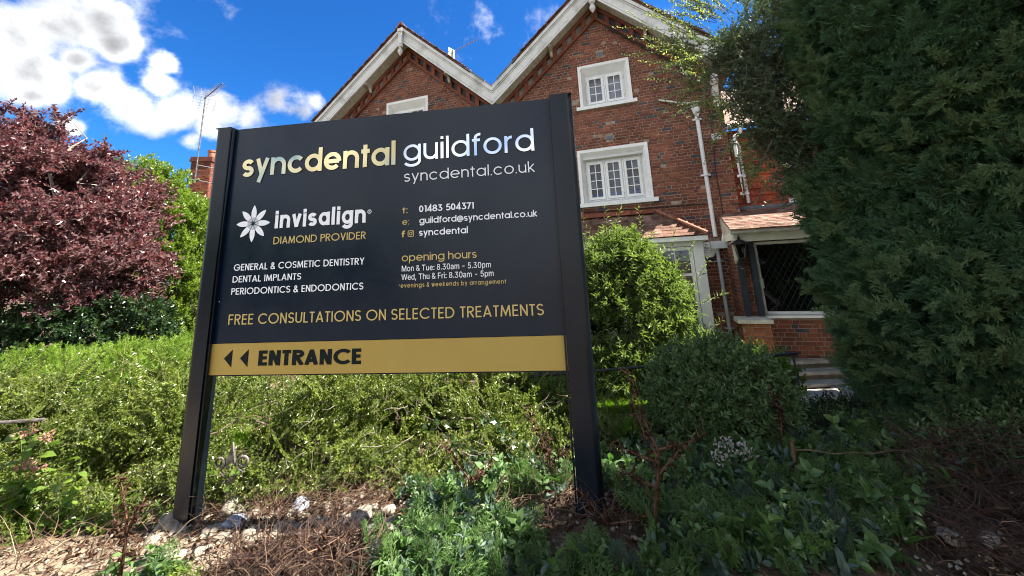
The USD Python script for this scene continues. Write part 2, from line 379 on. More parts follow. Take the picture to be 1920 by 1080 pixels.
leaf('leaf_privet', G2((0.079, 0.141, 0.057), (0.133, 0.212, 0.080), (0.198, 0.284, 0.107), (0.337, 0.395, 0.171)), (1.4, 1.6, .7), .28, .36, .5)
leaf('leaf_bright', G2((0.070, 0.133, 0.020), (0.119, 0.189, 0.025), (0.168, 0.238, 0.035), (0.238, 0.294, 0.056)), (1.5, 1.7, .5), .40, .4)
leaf('leaf_conifer', G2((0.062, 0.129, 0.063), (0.099, 0.190, 0.093), (0.150, 0.263, 0.124), (0.276, 0.380, 0.183)), (1.3, 1.6, .8), .20, .55, .35)
leaf('leaf_arch', G2((0.102, 0.143, 0.086), (0.158, 0.214, 0.125), (0.223, 0.287, 0.173), (0.354, 0.396, 0.216)), (1.4, 1.5, .8), .32, .42, .5)
leaf('leaf_conifer_tip', G2((.13, .20, .09), (.18, .26, .12), (.25, .32, .16), (.34, .38, .22)), (1.3, 1.5, .9), .28, .5, .4)  # lighter greens: sunlit highlights of the conifer put into the leaf colour
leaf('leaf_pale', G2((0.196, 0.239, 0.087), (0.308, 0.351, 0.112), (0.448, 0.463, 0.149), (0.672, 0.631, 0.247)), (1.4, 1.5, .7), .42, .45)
leaf('leaf_weed', G2((0.063, 0.123, 0.039), (0.111, 0.194, 0.057), (0.167, 0.263, 0.080), (0.278, 0.368, 0.128)), (1.3, 1.7, .7), .30, .45)
leaf('leaf_grey', G2((0.056, 0.094, 0.069), (0.081, 0.125, 0.094), (0.112, 0.163, 0.125), (0.163, 0.213, 0.163)), (1.2, 1.5, 1.0), .28, .5)
leaf('leaf_dead', G2((0.034, 0.016, 0.009), (0.059, 0.029, 0.017), (0.090, 0.048, 0.028), (0.135, 0.084, 0.056)), (1.3, 1.0, .8), .2, .8, .2)
leaf('leaf_grass', G2((0.098, 0.173, 0.018), (0.143, 0.232, 0.024), (0.195, 0.300, 0.033), (0.255, 0.345, 0.053)), (1.5, 1.7, .4), .45, .5)
leaf('petal_pink', G2((.42, .20, .17), (.50, .27, .22), (.58, .34, .27), (.62, .42, .32)), (1.2, .9, .8), .35, .6)
leaf('petal_white', G2((.42, .40, .36), (.5, .46, .42), (.55, .5, .46), (.6, .52, .48)), (1.2, 1.1, 1.0), .35, .6)


def smooth01(a, b, x):
    t = np.clip((np.asarray(x, float) - a) / (b - a), 0, 1)
    return t * t * (3 - 2 * t)


def gz(x, y):
    """Height of the ground: a low bank by the road, falling away to the garden in front of the house."""
    x, y = np.asarray(x, float), np.asarray(y, float)
    bank = np.clip(0.055 * (x - 0.37), -0.19, 0.06)
    s = smooth01(3.9, 6.9, y)
    s0 = smooth01(1.6, 0.4, y)
    return bank * (1 - s) + (-0.62) * s - 0.06 * s0


def ground_sheet():
    def axis(a, b, fine, lo, hi):
        mid = np.arange(lo, hi + 1e-6, fine)
        left = lo - np.geomspace(fine, lo - a, 24)[::-1]
        right = hi + np.geomspace(fine, b - hi, 24)
        return np.concatenate([left, mid, right])
    xs, ys = axis(-400, 400, 0.09, -6, 6), axis(-400, 400, 0.09, 0.5, 9)
    X, Y = np.meshgrid(xs, ys)
    near = np.exp(-((X / 9) ** 2 + ((Y - 4) / 8) ** 2))
    pth = np.stack([X, Y, 0 * X], -1)
    Z = gz(X, Y) + near * 0.07 * (meshkit.fbm(pth * 2.2, 4, 3) - 0.5)
    nx, ny = len(xs), len(ys)
    i, j = np.meshgrid(np.arange(ny - 1), np.arange(nx - 1), indexing='ij')
    q = np.stack([i * nx + j, i * nx + j + 1, (i + 1) * nx + j + 1, (i + 1) * nx + j], -1).reshape(-1, 4)
    n = {'g': ('geometry', {}), 'n': ('noise_texture', {'scale': 2.2, 'detail': 6.0, 'roughness': 0.62}), 'f': ('noise_texture', {'scale': 28.0, 'detail': 5.0, 'roughness': 0.7}),
         'r': ('rgb_ramp', {'ramp': [(0.36, (0.030, 0.021, 0.014)), (0.50, (0.075, 0.055, 0.036)), (0.62, (0.16, 0.125, 0.085))]}),
         'fr': ('rgb_ramp', {'ramp': [(0.32, (0.45, 0.43, 0.42)), (0.66, (1.5, 1.45, 1.4))]}), 'm': ('mix', {'mix_type': 'multiply', 'fac': 1.0}),
         'b': ('bump', {'strength': 1.0, 'distance': 0.03}), 'p': ('principled_bsdf', {'roughness': 0.95, 'specular_ior_level': 0.2})}
    l = [('g.position', 'n.vector'), ('g.position', 'f.vector'), ('n.fac', 'r.fac'), ('f.fac', 'fr.fac'), ('r.color', 'm.color1'), ('fr.color', 'm.color2'), ('m.color', 'p.base_color'), ('f.fac', 'b.height'), ('b.normal', 'p.normal')]
    M['soil'] = usdkit.material(stage, '/World/Looks/soil', n, l, surface='p.BSDF')
    part('ground', (np.stack([X, Y, Z], -1).reshape(-1, 3), q), 'soil', smooth=True, kind='structure')


ground_sheet()

# ------------------------------------------------------------------ the brick house
YH = -0.315188
UH = np.array([math.cos(YH), math.sin(YH), 0.0])
NH = np.array([-UH[1], UH[0], 0.0])
HP = np.array([0, 10.07, 0.0])


def hw(u, y, z):
    """A point of the house (u along the front, y inwards) in the world."""
    return HP + UH * u + NH * y + np.array([0, 0, z])


RIDGES = [(-3.20, 8.53, .80, .90), (2.58, 8.40, .86, .93)]          # where the soffits meet the wall: ridge u, z, slope left, slope right


def soffit_z(u):
    return max(z - (sl if u < c else sr) * abs(u - c) for c, z, sl, sr in RIDGES)


WALL_L, WALL_R = -6.15, 5.25
rng = np.random.default_rng(7)
house = thing('brick_house', 'tall red brick house with twin white-boarded gables behind the sign', 'house', HP, YH)

xv = RIDGES[0][0] + 1
uv = np.linspace(-3.2, 2.58, 400)
VAL = uv[np.argmin([soffit_z(u) for u in uv])]
outline = Polygon([(WALL_L, -0.9), (WALL_R, -0.9), (WALL_R, soffit_z(WALL_R) + .25), (2.58, 8.65), (VAL, soffit_z(VAL) + .25), (-3.2, 8.78), (WALL_L, soffit_z(WALL_L) + .25)])
OPEN = {'attic': (1.995, 3.31, 5.50, 6.75), 'attic2': (-4.02, -2.545, 5.52, 6.83), 'first': (1.80, 3.515, 2.96, 4.432), 'bay': (1.25, 4.0, 0.1, 2.0), 'first2': (-4.1, -2.4, 2.96, 4.43)}
w = MB()
w.prism(outline.difference(unary_union([sbox(a + .06, c + .05, b - .06, d - .05) for a, b, c, d in OPEN.values()])), 0.0, 0.30)
w.box((WALL_R - .3, .3, -.9), (WALL_R, 7.0, 6.2)); w.box((WALL_L, .3, -.9), (WALL_L + .3, 7.0, 6.0))
w.box((WALL_L, 7.0, -.9), (WALL_R, 7.3, 6.0))
part('wall', w, 'mortar', house)


def brick_rects(u0, u1, z0, z1, holes, keep, r, course=0.075, L=0.225, joint=0.010):
    """Flemish-like bond: (u0, u1, z0, z1) of every brick of a wall, cut back at the openings."""
    out = []
    for k in range(int((z1 - z0) / course)):
        za, zb = z0 + k * course + joint / 2, z0 + (k + 1) * course - joint / 2
        u = u0 - L + (0.056 if k % 2 else 0.0) + r.normal(0, .012)
        i = k // 2
        while u < u1:
            ln = L if i % 2 == 0 else L / 2
            i += 1
            a, b = max(u + joint / 2, u0), min(u + ln - joint / 2, u1)
            u += ln
            if b - a < .03:
                continue
            segs = [(a, b)]
            for h0, h1, g0, g1 in holes:
                if zb > g0 + .01 and za < g1 - .01:
                    segs = [s for x0, x1 in segs for s in ((x0, min(x1, h0)), (max(x0, h1), x1)) if s[1] - s[0] > .025]
            for x0, x1 in segs:
                if keep is None or keep((x0 + x1) / 2, zb):
                    out.append((x0, x1, za, zb))
    return out


def brick_box(x0, x1, za, zb, r, y=0.0, depth=0.0055, jit=0.0025):
    d = depth + r.normal(0, jit)
    j = lambda: r.normal(0, .0013)
    a, b, c, e = x0 + j(), x1 + j(), za + j(), zb + j()
    ch = .003
    v = [(a, y + .004, c), (b, y + .004, c), (b, y + .004, e), (a, y + .004, e), (a + ch, y - d, c + ch), (b - ch, y - d, c + ch), (b - ch, y - d, e - ch), (a + ch, y - d, e - ch)]
    f = [(4, 5, 6, 7), (0, 1, 5, 4), (1, 2, 6, 5), (2, 3, 7, 6), (3, 0, 4, 7)]
    return np.array(v), np.array(f)


def brick_tone(r):
    t = r.beta(2.2, 2.2) * .92
    return r.uniform(.95, 1.0) if r.random() < .05 else t


def lay_bricks(parent, rects, matname, r, single=None, limit=300, y=0.0, place=None):
    """Builds bricks; those SINGLE picks out (up to LIMIT) are prims of their own, the rest one mesh."""
    rest, n = MB(), 0
    for q in rects:
        v, f = brick_box(*q, r, y)
        if place is not None:
            v = place(v)
        t = brick_tone(r)
        if single and n < limit and single(*q):
            n += 1
            part('brick', (v, f), matname, parent, tone=t)
        else:
            rest.add(v, f, t)
    if rest.v:
        part('brickwork', rest, matname, parent, kind='stuff')


holes = [(a, b, c, d) for a, b, c, d in OPEN.values()] + [(2.52, 2.70, 6.95, 7.07), (2.55, 2.73, 4.62, 4.74)]
rects = brick_rects(WALL_L, WALL_R, -.9, 8.5, holes, lambda u, z: z < soffit_z(u) - .02, rng)
near = sorted((q for q in rects if (3.6 < q[0] < 4.55 and 3.0 < q[2] < 5.0) or (4.42 < q[0] < 4.62 and .4 < q[2] < 1.4)), key=lambda q: abs(q[0] - 4.1) + abs(q[2] - 3.9) * .6)[:290]
near = set(near)
lay_bricks(house, rects, 'brick', rng, lambda *q: q in near)
# right-hand return of the wall
rr = brick_rects(0, 3.0, -.9, 6.0, [], None, rng)
lay_bricks(house, rr, 'brick', rng, place=lambda v: np.stack([WALL_R - v[:, 1], v[:, 0], v[:, 2]], 1)[:, [0, 1, 2]])

# air bricks
for a, b, c, d in holes[-2:]:
    v = MB(); v.box((a + .004, -.006, c + .004), (b - .004, .02, d - .004))
    for i in range(5):
        for j in range(3):
            v.box((a + .018 + i * .031, -.010, c + .018 + j * .032), (a + .036 + i * .031, -.006, c + .036 + j * .032))
    part('air_brick', v, 'vent', house)


def slope_board(c, ztop, sl, sgn, u_end, y0, y1, top_off, thick, u_start=0.0):
    """A board that follows a gable's slope: its upper edge lies top_off (vertically) from the soffit line."""
    u = np.array([c + sgn * u_start, u_end])
    zt = ztop - sl * np.abs(u - c) + top_off
    return Polygon([(u[0], zt[0]), (u[1], zt[1]), (u[1], zt[1] - thick), (u[0], zt[0] - thick)]), y0, y1


slopes = []
for gi, (c, zt, sl, sr) in enumerate(RIDGES):
    for sgn, s in ((-1, sl), (1, sr)):
        end = VAL if (gi == 0) == (sgn > 0) else (WALL_L - .35 if gi == 0 else WALL_R + .35)
        slopes.append((c, zt, s, sgn, end))
OV = 0.45
for c, zt, s, sgn, end in slopes:
    cosv = 1 / math.sqrt(1 + s * s)
    b = MB()
    for y0, y1, off, th in ((-OV, -OV + .035, .50, .50), (-OV - .045, -OV, .50, .10), (-OV - .022, -OV, .385, .035), (-OV - .018, -OV, .06, .06), (-OV - .012, -OV, .10, .02)):
        b.prism(*[slope_board(c, zt, s, sgn, end, y0, y1, off, th)[k] for k in (0, 1, 2)])
    part('bargeboard', b, 'barge_paint', house)
    # soffit of short boards between bargeboard and wall
    n = int(abs(end - c) / .105)
    for k in range(n):
        ua, ub = c + sgn * (k * .105 + .003), c + sgn * (k * .105 + .102)
        za, zb = zt - s * abs(ua - c) + .045, zt - s * abs(ub - c) + .045
        m = MB(); yy0, yy1 = -OV + .037, -.012
        dz = rng.normal(0, .0015)
        m.hexa([(ua, yy0, za + dz), (ub, yy0, zb + dz), (ua, yy1, za + dz), (ub, yy1, zb + dz), (ua, yy0, za + .02), (ub, yy0, zb + .02), (ua, yy1, za + .02), (ub, yy1, zb + .02)])
        part('soffit_board', m, 'soffit_paint', house)
    # corbelled brick band under the soffit: two rails, brick blocks, dark recessed panels
    L = abs(end - c) - (.45 if abs(end) > 4 else 0.02)
    e2 = c + sgn * L
    r1 = MB(); r1.prism(*slope_board(c, zt, s, sgn, e2, -.115, -.004, .03, .12)); part('corbel_rail', r1, 'brick', house, tone=.42)
    r2 = MB(); r2.prism(*slope_board(c, zt, s, sgn, e2, -.085, -.004, -.30, .085)); part('corbel_rail', r2, 'brick', house, tone=.5)
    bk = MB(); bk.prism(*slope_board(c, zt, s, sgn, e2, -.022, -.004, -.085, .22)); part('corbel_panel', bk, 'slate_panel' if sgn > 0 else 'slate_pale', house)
    pitch = .285
    for k in range(int(L / pitch) + 1):
        ua, ub = k * pitch - .04, min(k * pitch + .075, L)
        if ub <= max(ua, 0.01):
            continue
        ua = max(ua, 0.0)
        m = MB(); m.prism(*slope_board(c, zt, s, sgn, c + sgn * ub, -.098, -.02, -.088, .214, ua))
        part('corbel_block', m, 'brick', house, tone=float(rng.uniform(.3, .75)))
    # roof: battens and tile slab, with each verge tile its own piece
    roof = MB()
    ext = 0.0 if end == VAL else .05
    e3 = end + sgn * ext
    o = .52
    pr = Polygon([(c, zt + o), (e3, zt - s * abs(e3 - c) + o), (e3, zt - s * abs(e3 - c) + o + .05), (c, zt + o + .05)])
    roof.prism(pr, -OV - .03, 7.2)
    part('roof', roof, 'roof_tile', house, tone=.35)
    stop = abs(e3 - c) - (.62 if end == VAL else 0.0)
    g = .10 * cosv
    k = 0
    while (k + 1) * g < stop:
        d0, d1 = k * g, (k + 1) * g + .045
        z0, z1 = zt - s * d0 + o + .058, zt - s * d1 + o + .062 + .022
        ya, yb = -OV - .085 + rng.normal(0, .008), -OV + .10
        dz = rng.normal(0, .005)
        ua, ub = c + sgn * d0, c + sgn * d1
        m = MB(); m.hexa([(ua, ya, z0 + dz), (ub, ya, z1 + dz), (ua, yb, z0 + dz + .01), (ub, yb, z1 + dz + .01), (ua, ya, z0 + dz + .022), (ub, ya, z1 + dz + .02), (ua, yb, z0 + dz + .032), (ub, yb, z1 + dz + .03)])
        part('verge_tile', m, 'roof_tile', house, tone=float(np.clip(rng.beta(2, 2.4), 0, 1)))
        k += 1
for c, zt, sl, sr in RIDGES:
    # ridge tiles, apex post with its turned pendant
    for k in range(6):
        m = MB(); y0 = -OV - .1 + k * .42
        m.prism(Polygon([(c - .17, zt + .46), (c - .02, zt + .655), (c + .02, zt + .655), (c + .17, zt + .46), (c + .14, zt + .46), (c, zt + .62), (c - .14, zt + .46)]), y0, y0 + .40)
        part('ridge_tile', m, 'terracotta', house)
    p = MB()
    p.box((c - .062, -OV - .115, zt - .10), (c + .062, -OV - .047, zt + .42))
    p.box((c - .085, -OV - .135, zt + .30), (c + .085, -OV - .115, zt + .40))
    p.lathe([(0.0, -.50), (.022, -.49), (.035, -.455), (.070, -.40), (.078, -.345), (.058, -.29), (.036, -.262), (.036, -.235), (.072, -.215), (.082, -.185), (.082, -.13), (.062, -.10), (.0, -.10)], (c, -OV - .08, zt), 14)
    part('pendant', p, 'barge_paint', house)
# painted brackets that carry the overhang
for u, sgn in ((-4.55, -1), (-1.75, 1), (1.35, -1), (3.78, 1)):
    z = soffit_z(u)
    m = MB(); m.prism_x([(-OV + .04, z + .04), (-.12, z + .04), (-.12, z - .20), (-.17, z - .17), (-.22, z - .06), (-OV + .04, z - .03)], u - .035, u + .035)
    part('soffit_bracket', m, 'soffit_paint', house)
for u, zz in ((5.12, 5.02),):
    m = MB(); m.prism_x([(-.36, zz + .72), (-.02, zz + .72), (-.02, zz), (-.10, zz), (-.12, zz + .2), (-.22, zz + .45), (-.36, zz + .55)], u - .05, u + .07); m.box((u - .07, -.13, zz - .03), (u + .09, -.01, zz + .0))
    part('eave_bracket', m, 'barge_paint', house)
# valley between the gables: dirty white cheek with a lead-faced parapet
m = MB(); m.box((-1.5, .5, 5.9), (1.0, .62, 6.72)); part('valley_cheek', m, 'dirty_white', house)
m = MB(); m.box((-1.6, .44, 6.722), (1.1, .66, 6.98)); part('parapet', m, 'lead', house)
for c, s, sgn, zt in ((-3.2, .90, 1, 8.53), (2.58, .86, -1, 8.40)):
    m = MB(); m.prism(*slope_board(c, zt, s, sgn, VAL - sgn * .18, -OV - .07, -OV + .2, .585, .05, abs(VAL - c) - .78)); part('flashing', m, 'lead', house)
    m = MB(); m.prism(*slope_board(c, zt, s, sgn, VAL - sgn * .012, -OV - .05, -OV + .03, .53, .028, abs(VAL - c) - .62)); part('flashing', m, 'barge_paint', house)


def frame_ring(m, a, b, ya, yb):
    """The four splayed faces between rectangle a at depth ya and rectangle b at depth yb; rectangles are (u0, u1, z0, z1)."""
    A = [(a[0], ya, a[2]), (a[1], ya, a[2]), (a[1], ya, a[3]), (a[0], ya, a[3])]
    B = [(b[0], yb, b[2]), (b[1], yb, b[2]), (b[1], yb, b[3]), (b[0], yb, b[3])]
    m.add(A + B, [(i, (i + 1) % 4, 4 + (i + 1) % 4, 4 + i) for i in range(4)])


def rails(m, u0, u1, z0, z1, wd, ya, yb):
    """A rectangular frame of four butted bars."""
    m.box((u0, ya, z0), (u1, yb, z0 + wd)); m.box((u0, ya, z1 - wd), (u1, yb, z1))
    m.box((u0, ya, z0 + wd), (u0 + wd, yb, z1 - wd)); m.box((u1 - wd, ya, z0 + wd), (u1, yb, z1 - wd))


def window(opening, ncas, rows, blinds, sill_out=.10, cas=.062, mull=.045, splay=.088, head=.19, drop=.155, parent=None):
    u0, u1, z0, z1 = opening
    win = group_part('window', parent or house)
    s = MB()
    fw = .075
    out, mid = (u0, u1, z0 + .10, z1), (u0 + fw, u1 - fw, z0 + .10, z1 - fw)
    inn = (u0 + fw + splay, u1 - fw - splay, z0 + drop, z1 - fw - head)
    frame_ring(s, out, mid, -.032, -.032); frame_ring(s, out, out, .0, -.032)
    frame_ring(s, mid, inn, -.032, .15); frame_ring(s, inn, inn, .15, .26)
    part('surround', s, 'white_paint', win)
    si = MB(); si.prism_x([(-.075, z0), (.02, z0), (.02, z0 + .105), (-.06, z0 + .098), (-.075, z0 + .09)], u0 - sill_out, u1 + sill_out); part('sill', si, 'white_paint', win)
    a, b, c, d = inn
    fr = MB(); rails(fr, a + .002, b - .002, c + .002, d - .002, .032, .135, .20)
    W = (b - a - .064 - mull * (ncas - 1)) / ncas
    for k in range(ncas - 1):
        x = a + .032 + (k + 1) * W + k * mull
        fr.box((x + .002, .130, c + .036), (x + mull - .002, .198, d - .036))
    part('frame', fr, 'white_paint', win)
    for k in range(ncas):
        x0 = a + .032 + k * (W + mull) + .004; x1 = x0 + W - .008
        y0, y1 = c + .037, d - .037
        cs = MB(); rails(cs, x0, x1, y0, y1, cas, .118, .165); part('casement', cs, 'white_paint', win)
        gx0, gx1, gy0, gy1 = x0 + cas, x1 - cas, y0 + cas, y1 - cas
        bar = .019
        gb = MB(); xm = (gx0 + gx1) / 2
        gb.box((xm - bar / 2, .126, gy0 + .001), (xm + bar / 2, .158, gy1 - .001)); part('glazing_bar', gb, 'white_paint', win)
        rh = (gy1 - gy0) / rows
        for rr_ in range(1, rows):
            for h in (0, 1):
                gb = MB(); gb.box(((gx0 + .001, xm + bar / 2 + .001)[h], .127, gy0 + rr_ * rh - bar / 2), ((xm - bar / 2 - .001, gx1 - .001)[h], .157, gy0 + rr_ * rh + bar / 2)); part('glazing_bar', gb, 'white_paint', win)
        for rr_ in range(rows):
            for h in (0, 1):
                pa = MB(); tx, tz = rng.normal(0, .0022, 2)
                px0, px1 = (gx0, xm)[h] + .001, (xm, gx1)[h] - .001
                pz0, pz1 = gy0 + rr_ * rh + .001, gy0 + (rr_ + 1) * rh - .001
                pa.add([(px0, .142 - tx - tz, pz0), (px1, .142 + tx - tz, pz0), (px1, .142 + tx + tz, pz1), (px0, .142 - tx + tz, pz1)], [(0, 1, 2, 3)])
                part('pane', pa, 'pane', win)
        hz = MB()
        for zz in (y0 + .12, y1 - .15):
            hx = x0 - .004 if k == 0 else x1 + .004
            hz.box((hx - .007, .108, zz), (hx + .007, .122, zz + .055))
        part('hinge', hz, 'cream_paint', win)
    for matn, f0, f1 in blinds:
        bl = MB(); bl.box((a - .05, .27, c + (d - c) * f0), (b + .05, .285, c + (d - c) * f1)); part('blind', bl, matn, win)
    return win


window(OPEN['attic'], 2, 3, [('blind_pale', -.05, 1.05)])
window(OPEN['attic2'], 2, 3, [('blind_pale', -.05, 1.05)])
window(OPEN['first'], 3, 4, [('blind_grey', .20, 1.05), ('blind_blue', -.05, .21)], splay=.10, head=.20)
window(OPEN['first2'], 3, 4, [('blind_grey', -.05, 1.05)], splay=.10, head=.20)
t = MB(); t.prism_x([(.03, 4.185), (.12, 4.185), (.12, 4.245), (.045, 4.245)], 1.93, 3.385); part('blind_box', t, 'white_paint', house)

# rainwater pipes, cable and boxes on the front
def ring(m, u, y, z, r, h=.05):
    m.lathe([(r, -h / 2), (r + .016, -h / 2), (r + .016, h / 2), (r, h / 2)], (u, y, z), 14)


pw = MB()
PU, PYY = 4.675, -.085
pw.tube([(PU, PYY, 4.92), (PU, PYY, 2.05)], .043, 14); pw.lathe([(.043, 4.84), (.052, 4.90), (.115, 5.12), (.122, 5.20), (.128, 5.20), (.128, 5.22), (.0, 5.20)], (PU, PYY, 0), 14)
for z in (4.80, 3.45):
    ring(pw, PU, PYY, z, .043); pw.box((PU - .10, PYY + .02, z - .02), (PU + .10, -.002, z + .02))
dp = part('drainpipe', pw, 'pipe_white', house, smooth=40)
a = MB(); a.tube([(3.90, -.045, 5.435), (4.30, -.06, 5.30), (4.62, -.085, 5.20)], .024, 10); part('waste_pipe', a, 'pipe_white', house, smooth=40)
j = MB(); j.box((PU - .135, -.20, 1.79), (PU + .20, -.008, 1.95)); part('pipe_box', j, 'pipe_grey', house)
j = MB(); j.tube([(PU + .13, -.09, 1.95), (PU + .19, -.07, 2.16), (PU + .21, -.04, 2.22)], .03, 10); j.lathe([(.0, .02), (.04, .02), (.04, -.02), (0, -.02)], (PU + .215, -.05, 2.235), 10); part('waste_pipe', j, 'pipe_white', house, smooth=40)
lp = MB(); lp.tube([(PU, PYY, 1.79), (PU, PYY, -.45)], .040, 14)
for z in (1.52, .83, .13):
    ring(lp, PU, PYY, z, .040, .03); lp.box((PU - .09, PYY + .02, z - .012), (PU + .09, -.002, z + .012))
part('drainpipe', lp, 'pipe_grey', house, smooth=40)
c = MB(); zz = np.linspace(5.75, 2.12, 24); c.tube(np.stack([4.93 + .02 * np.sin(zz * 3.1) + .03 * (zz - 4), np.full(24, -.022), zz], 1), .011, 6); part('cable', c, 'cable', house)
c = MB(); uu = np.linspace(2.85, 4.72, 30); zc = np.array([8.40 - .93 * (u - 2.58) - .43 for u in uu]) + .012 * np.sin(uu * 21); zc[-6:] -= np.array([.01, .03, .07, .13, .2, .30]); c.tube(np.stack([uu, -.10 + .02 * np.cos(uu * 17), zc], 1), .026 + .008 * np.sin(uu * 33), 7); part('cable', c, 'cable', house)
c = MB(); c.tube([(1.85 + .25 * k, -.03, 2.84 - .004 * k + .006 * math.sin(k * 2.1)) for k in range(12)], .012, 6); part('cable', c, 'cable', house)
bx = thing('junction_box', 'small white box on the brick wall right of the long white drainpipe', 'junction box', hw(5.005, 0, 4.30), YH)
m = MB(); m.prism_x([(-.01, -.06), (-.12, -.06), (-.10, .045), (-.01, .06)], -.085, .085); m.box((-.09, -.135, .05), (.09, -.008, .072)); part('case', m, 'pipe_white', bx)
m = MB(); m.box((-.06, -.124, -.045), (.06, -.119, .03)); part('lens', m, 'pipe_grey', bx)

# alarm box
al = thing('alarm_box', 'white six-sided alarm bell box with blue lettering on the brick wall', 'alarm box', hw(4.468, -.01, 1.775), YH)
hexa = Polygon([(.205, .0), (.105, .165), (-.105, .165), (-.205, .0), (-.105, -.165), (.105, -.165)]).buffer(-.02).buffer(.02)
m = MB(); m.prism(hexa, -.07, 0); m.prism(hexa.buffer(-.015), -.082, -.07); part('case', m, 'white_paint', al)
m = MB(); m.box((-.085, -.075, -.21), (.085, -.012, -.166)); part('lens', m, 'blue_lens', al)
tm = meshkit.text_mesh('Altech', .050, .002, bold=True); v = np.array(tm.vertices); v[:, 0] -= (v[:, 0].min() + v[:, 0].max()) / 2
part('lettering', (np.stack([v[:, 0], -.0845 + v[:, 2] * .5, v[:, 1] + .015], 1), np.array(tm.faces)), 'blue_print', al)
m = MB()
for z, x0, x1 in ((.10, -.03, .03), (-.025, -.10, .10), (-.06, -.07, .08)):
    for x in np.arange(x0, x1, .011):
        m.box((x, -.0845, z), (x + .007, -.0825, z + .012))
part('small_print', m, 'blue_print', al)

# ------------------------------------------------------------------ bay window (part of the house)
bay = group_part('bay_window', house)
BU0, BU1, BO, BZ = 0.98, 4.33, .62, 2.02
for u0, u1 in ((4.13, 4.33), (.98, 1.18)):
    m = MB(); m.box((u0, -BO, .12), (u1, -.0, BZ - .08)); m.box((u0 - .025, -BO - .03, -.02), (u1 + .03, 0, .12)); m.box((u0 - .03, -BO - .035, BZ - .08), (u1 + .03, 0, BZ + .02)); part('pilaster', m, 'white_paint', bay)
m = MB(); m.box((1.18, -BO + .01, BZ - .16), (4.13, -BO + .12, BZ)); part('lintel', m, 'white_paint', bay)
m = MB(); m.box((1.18, -BO - .02, -.02), (4.13, -BO + .16, .07)); part('sill', m, 'white_paint', bay)
nb = 4; Wb = (4.13 - 1.18) / nb
for k in range(nb):
    x0 = 1.18 + k * Wb + .01
    m = MB(); rails(m, x0, x0 + Wb - .02, .08, BZ - .17, .07, -BO + .03, -BO + .10); m.box((x0 + .07, -BO + .04, 1.25), (x0 + Wb - .09, -BO + .09, 1.30)); m.box((x0 + Wb / 2 - .02, -BO + .045, 1.30), (x0 + Wb / 2, -BO + .085, BZ - .24)); part('casement', m, 'white_paint', bay)
    for za, zb in ((.15, 1.25), (1.30, BZ - .24)):
        m = MB(); m.add([(x0 + .07, -BO + .065, za), (x0 + Wb - .09, -BO + .065, za), (x0 + Wb - .09, -BO + .065, zb), (x0 + .07, -BO + .065, zb)], [(0, 1, 2, 3)]); part('pane', m, 'pane', bay)
m = MB(); m.box((1.1, -.2, .1), (4.2, -.15, 1.9)); part('blind', m, 'blind_grey', bay)
m = MB(); m.box((BU0, -BO, -.9), (BU1, 0, -.03)); part('plinth', m, 'dark_mortar', bay)
m = MB(); m.box((BU0 + .05, -BO + .05, 0), (BU0 + .1, 0, 1.9)); part('cheek', m, 'interior', bay)
# hipped tile roof over the bay
EZ, TZ, EO = 2.07, 2.70, BO + .14
E0, E1, T0, T1 = BU0 - .12, BU1 + .10, BU0 + .62, BU1 - .80
deck = MB()
deck.add([(E0, -EO, EZ), (E1, -EO, EZ), (T1, 0, TZ), (T0, 0, TZ), (E1, 0, EZ), (E0, 0, EZ)], [(0, 1, 2), (0, 2, 3), (1, 4, 2), (0, 3, 5)])
broof = part('bay_roof', deck, 'dark_mortar', house)
m = MB(); m.box((E0, -EO + .01, EZ - .10), (E1, -.01, EZ - .012)); part('eave_board', m, 'white_paint', broof)


def tile_slope(parent, p00, p10, p01, p11, courses, width, thick, matname, r, limit, name='roof_tile', lift=.004, order=None, overlap=1.9):
    """Plain tiles on a plane: p00-p10 is the eave, p01-p11 the top edge. Each tile is a piece of its own up to LIMIT."""
    p00, p10, p01, p11 = (np.array(p, float) for p in (p00, p10, p01, p11))
    nrm = np.cross(p10 - p00, p01 - p00); nrm /= np.linalg.norm(nrm)
    if nrm[2] < -1e-6 or (abs(nrm[2]) < 1e-6 and nrm[1] > 0):
        nrm = -nrm
    rest, n = MB(), 0
    ev = (p10 - p00) / np.linalg.norm(p10 - p00)
    for k in range(courses):
        t0, t1 = k / courses, min((k + overlap) / courses, 1.0)
        a0, b0 = p00 + (p01 - p00) * t0, p10 + (p11 - p10) * t0
        ln = np.linalg.norm(b0 - a0)
        up = ((p01 + p11) - (p00 + p10)) / 2
        up = up - ev * (up @ ev)
        x = -(width / 2 if k % 2 else 0) + r.normal(0, .006)
        while x < ln - .02:
            xa, xb = max(x + .002, 0), min(x + width - .002, ln)
            x += width
            if xb - xa < .02:
                continue
            j = r.normal(0, .0025, 4)
            lo = nrm * (lift + thick * 1.0)
            A, B = a0 + ev * xa + nrm * (thick + lift + j[0]), a0 + ev * xb + nrm * (thick + lift + j[1])
            sh = up * (t1 - t0)
            A2, B2 = a0 + ev * xa + sh + nrm * (lift + j[2] * .3), a0 + ev * xb + sh + nrm * (lift + j[3] * .3)
            sl = up / np.linalg.norm(up) * j[0] * .8
            A, B = A + sl, B + sl
            th = nrm * thick
            c8 = [A - th, B - th, A2 - th * .6, B2 - th * .6, A, B, A2 + th * .1, B2 + th * .1]
            tn = float(np.clip(r.beta(2, 2), 0, 1))
            if n < limit:
                m = MB(); m.hexa(c8, tn); part(name, m, matname, parent); n += 1
            else:
                rest.hexa(c8, tn)
    if rest.v:
        part(name + 's', rest, matname, parent, kind='stuff')


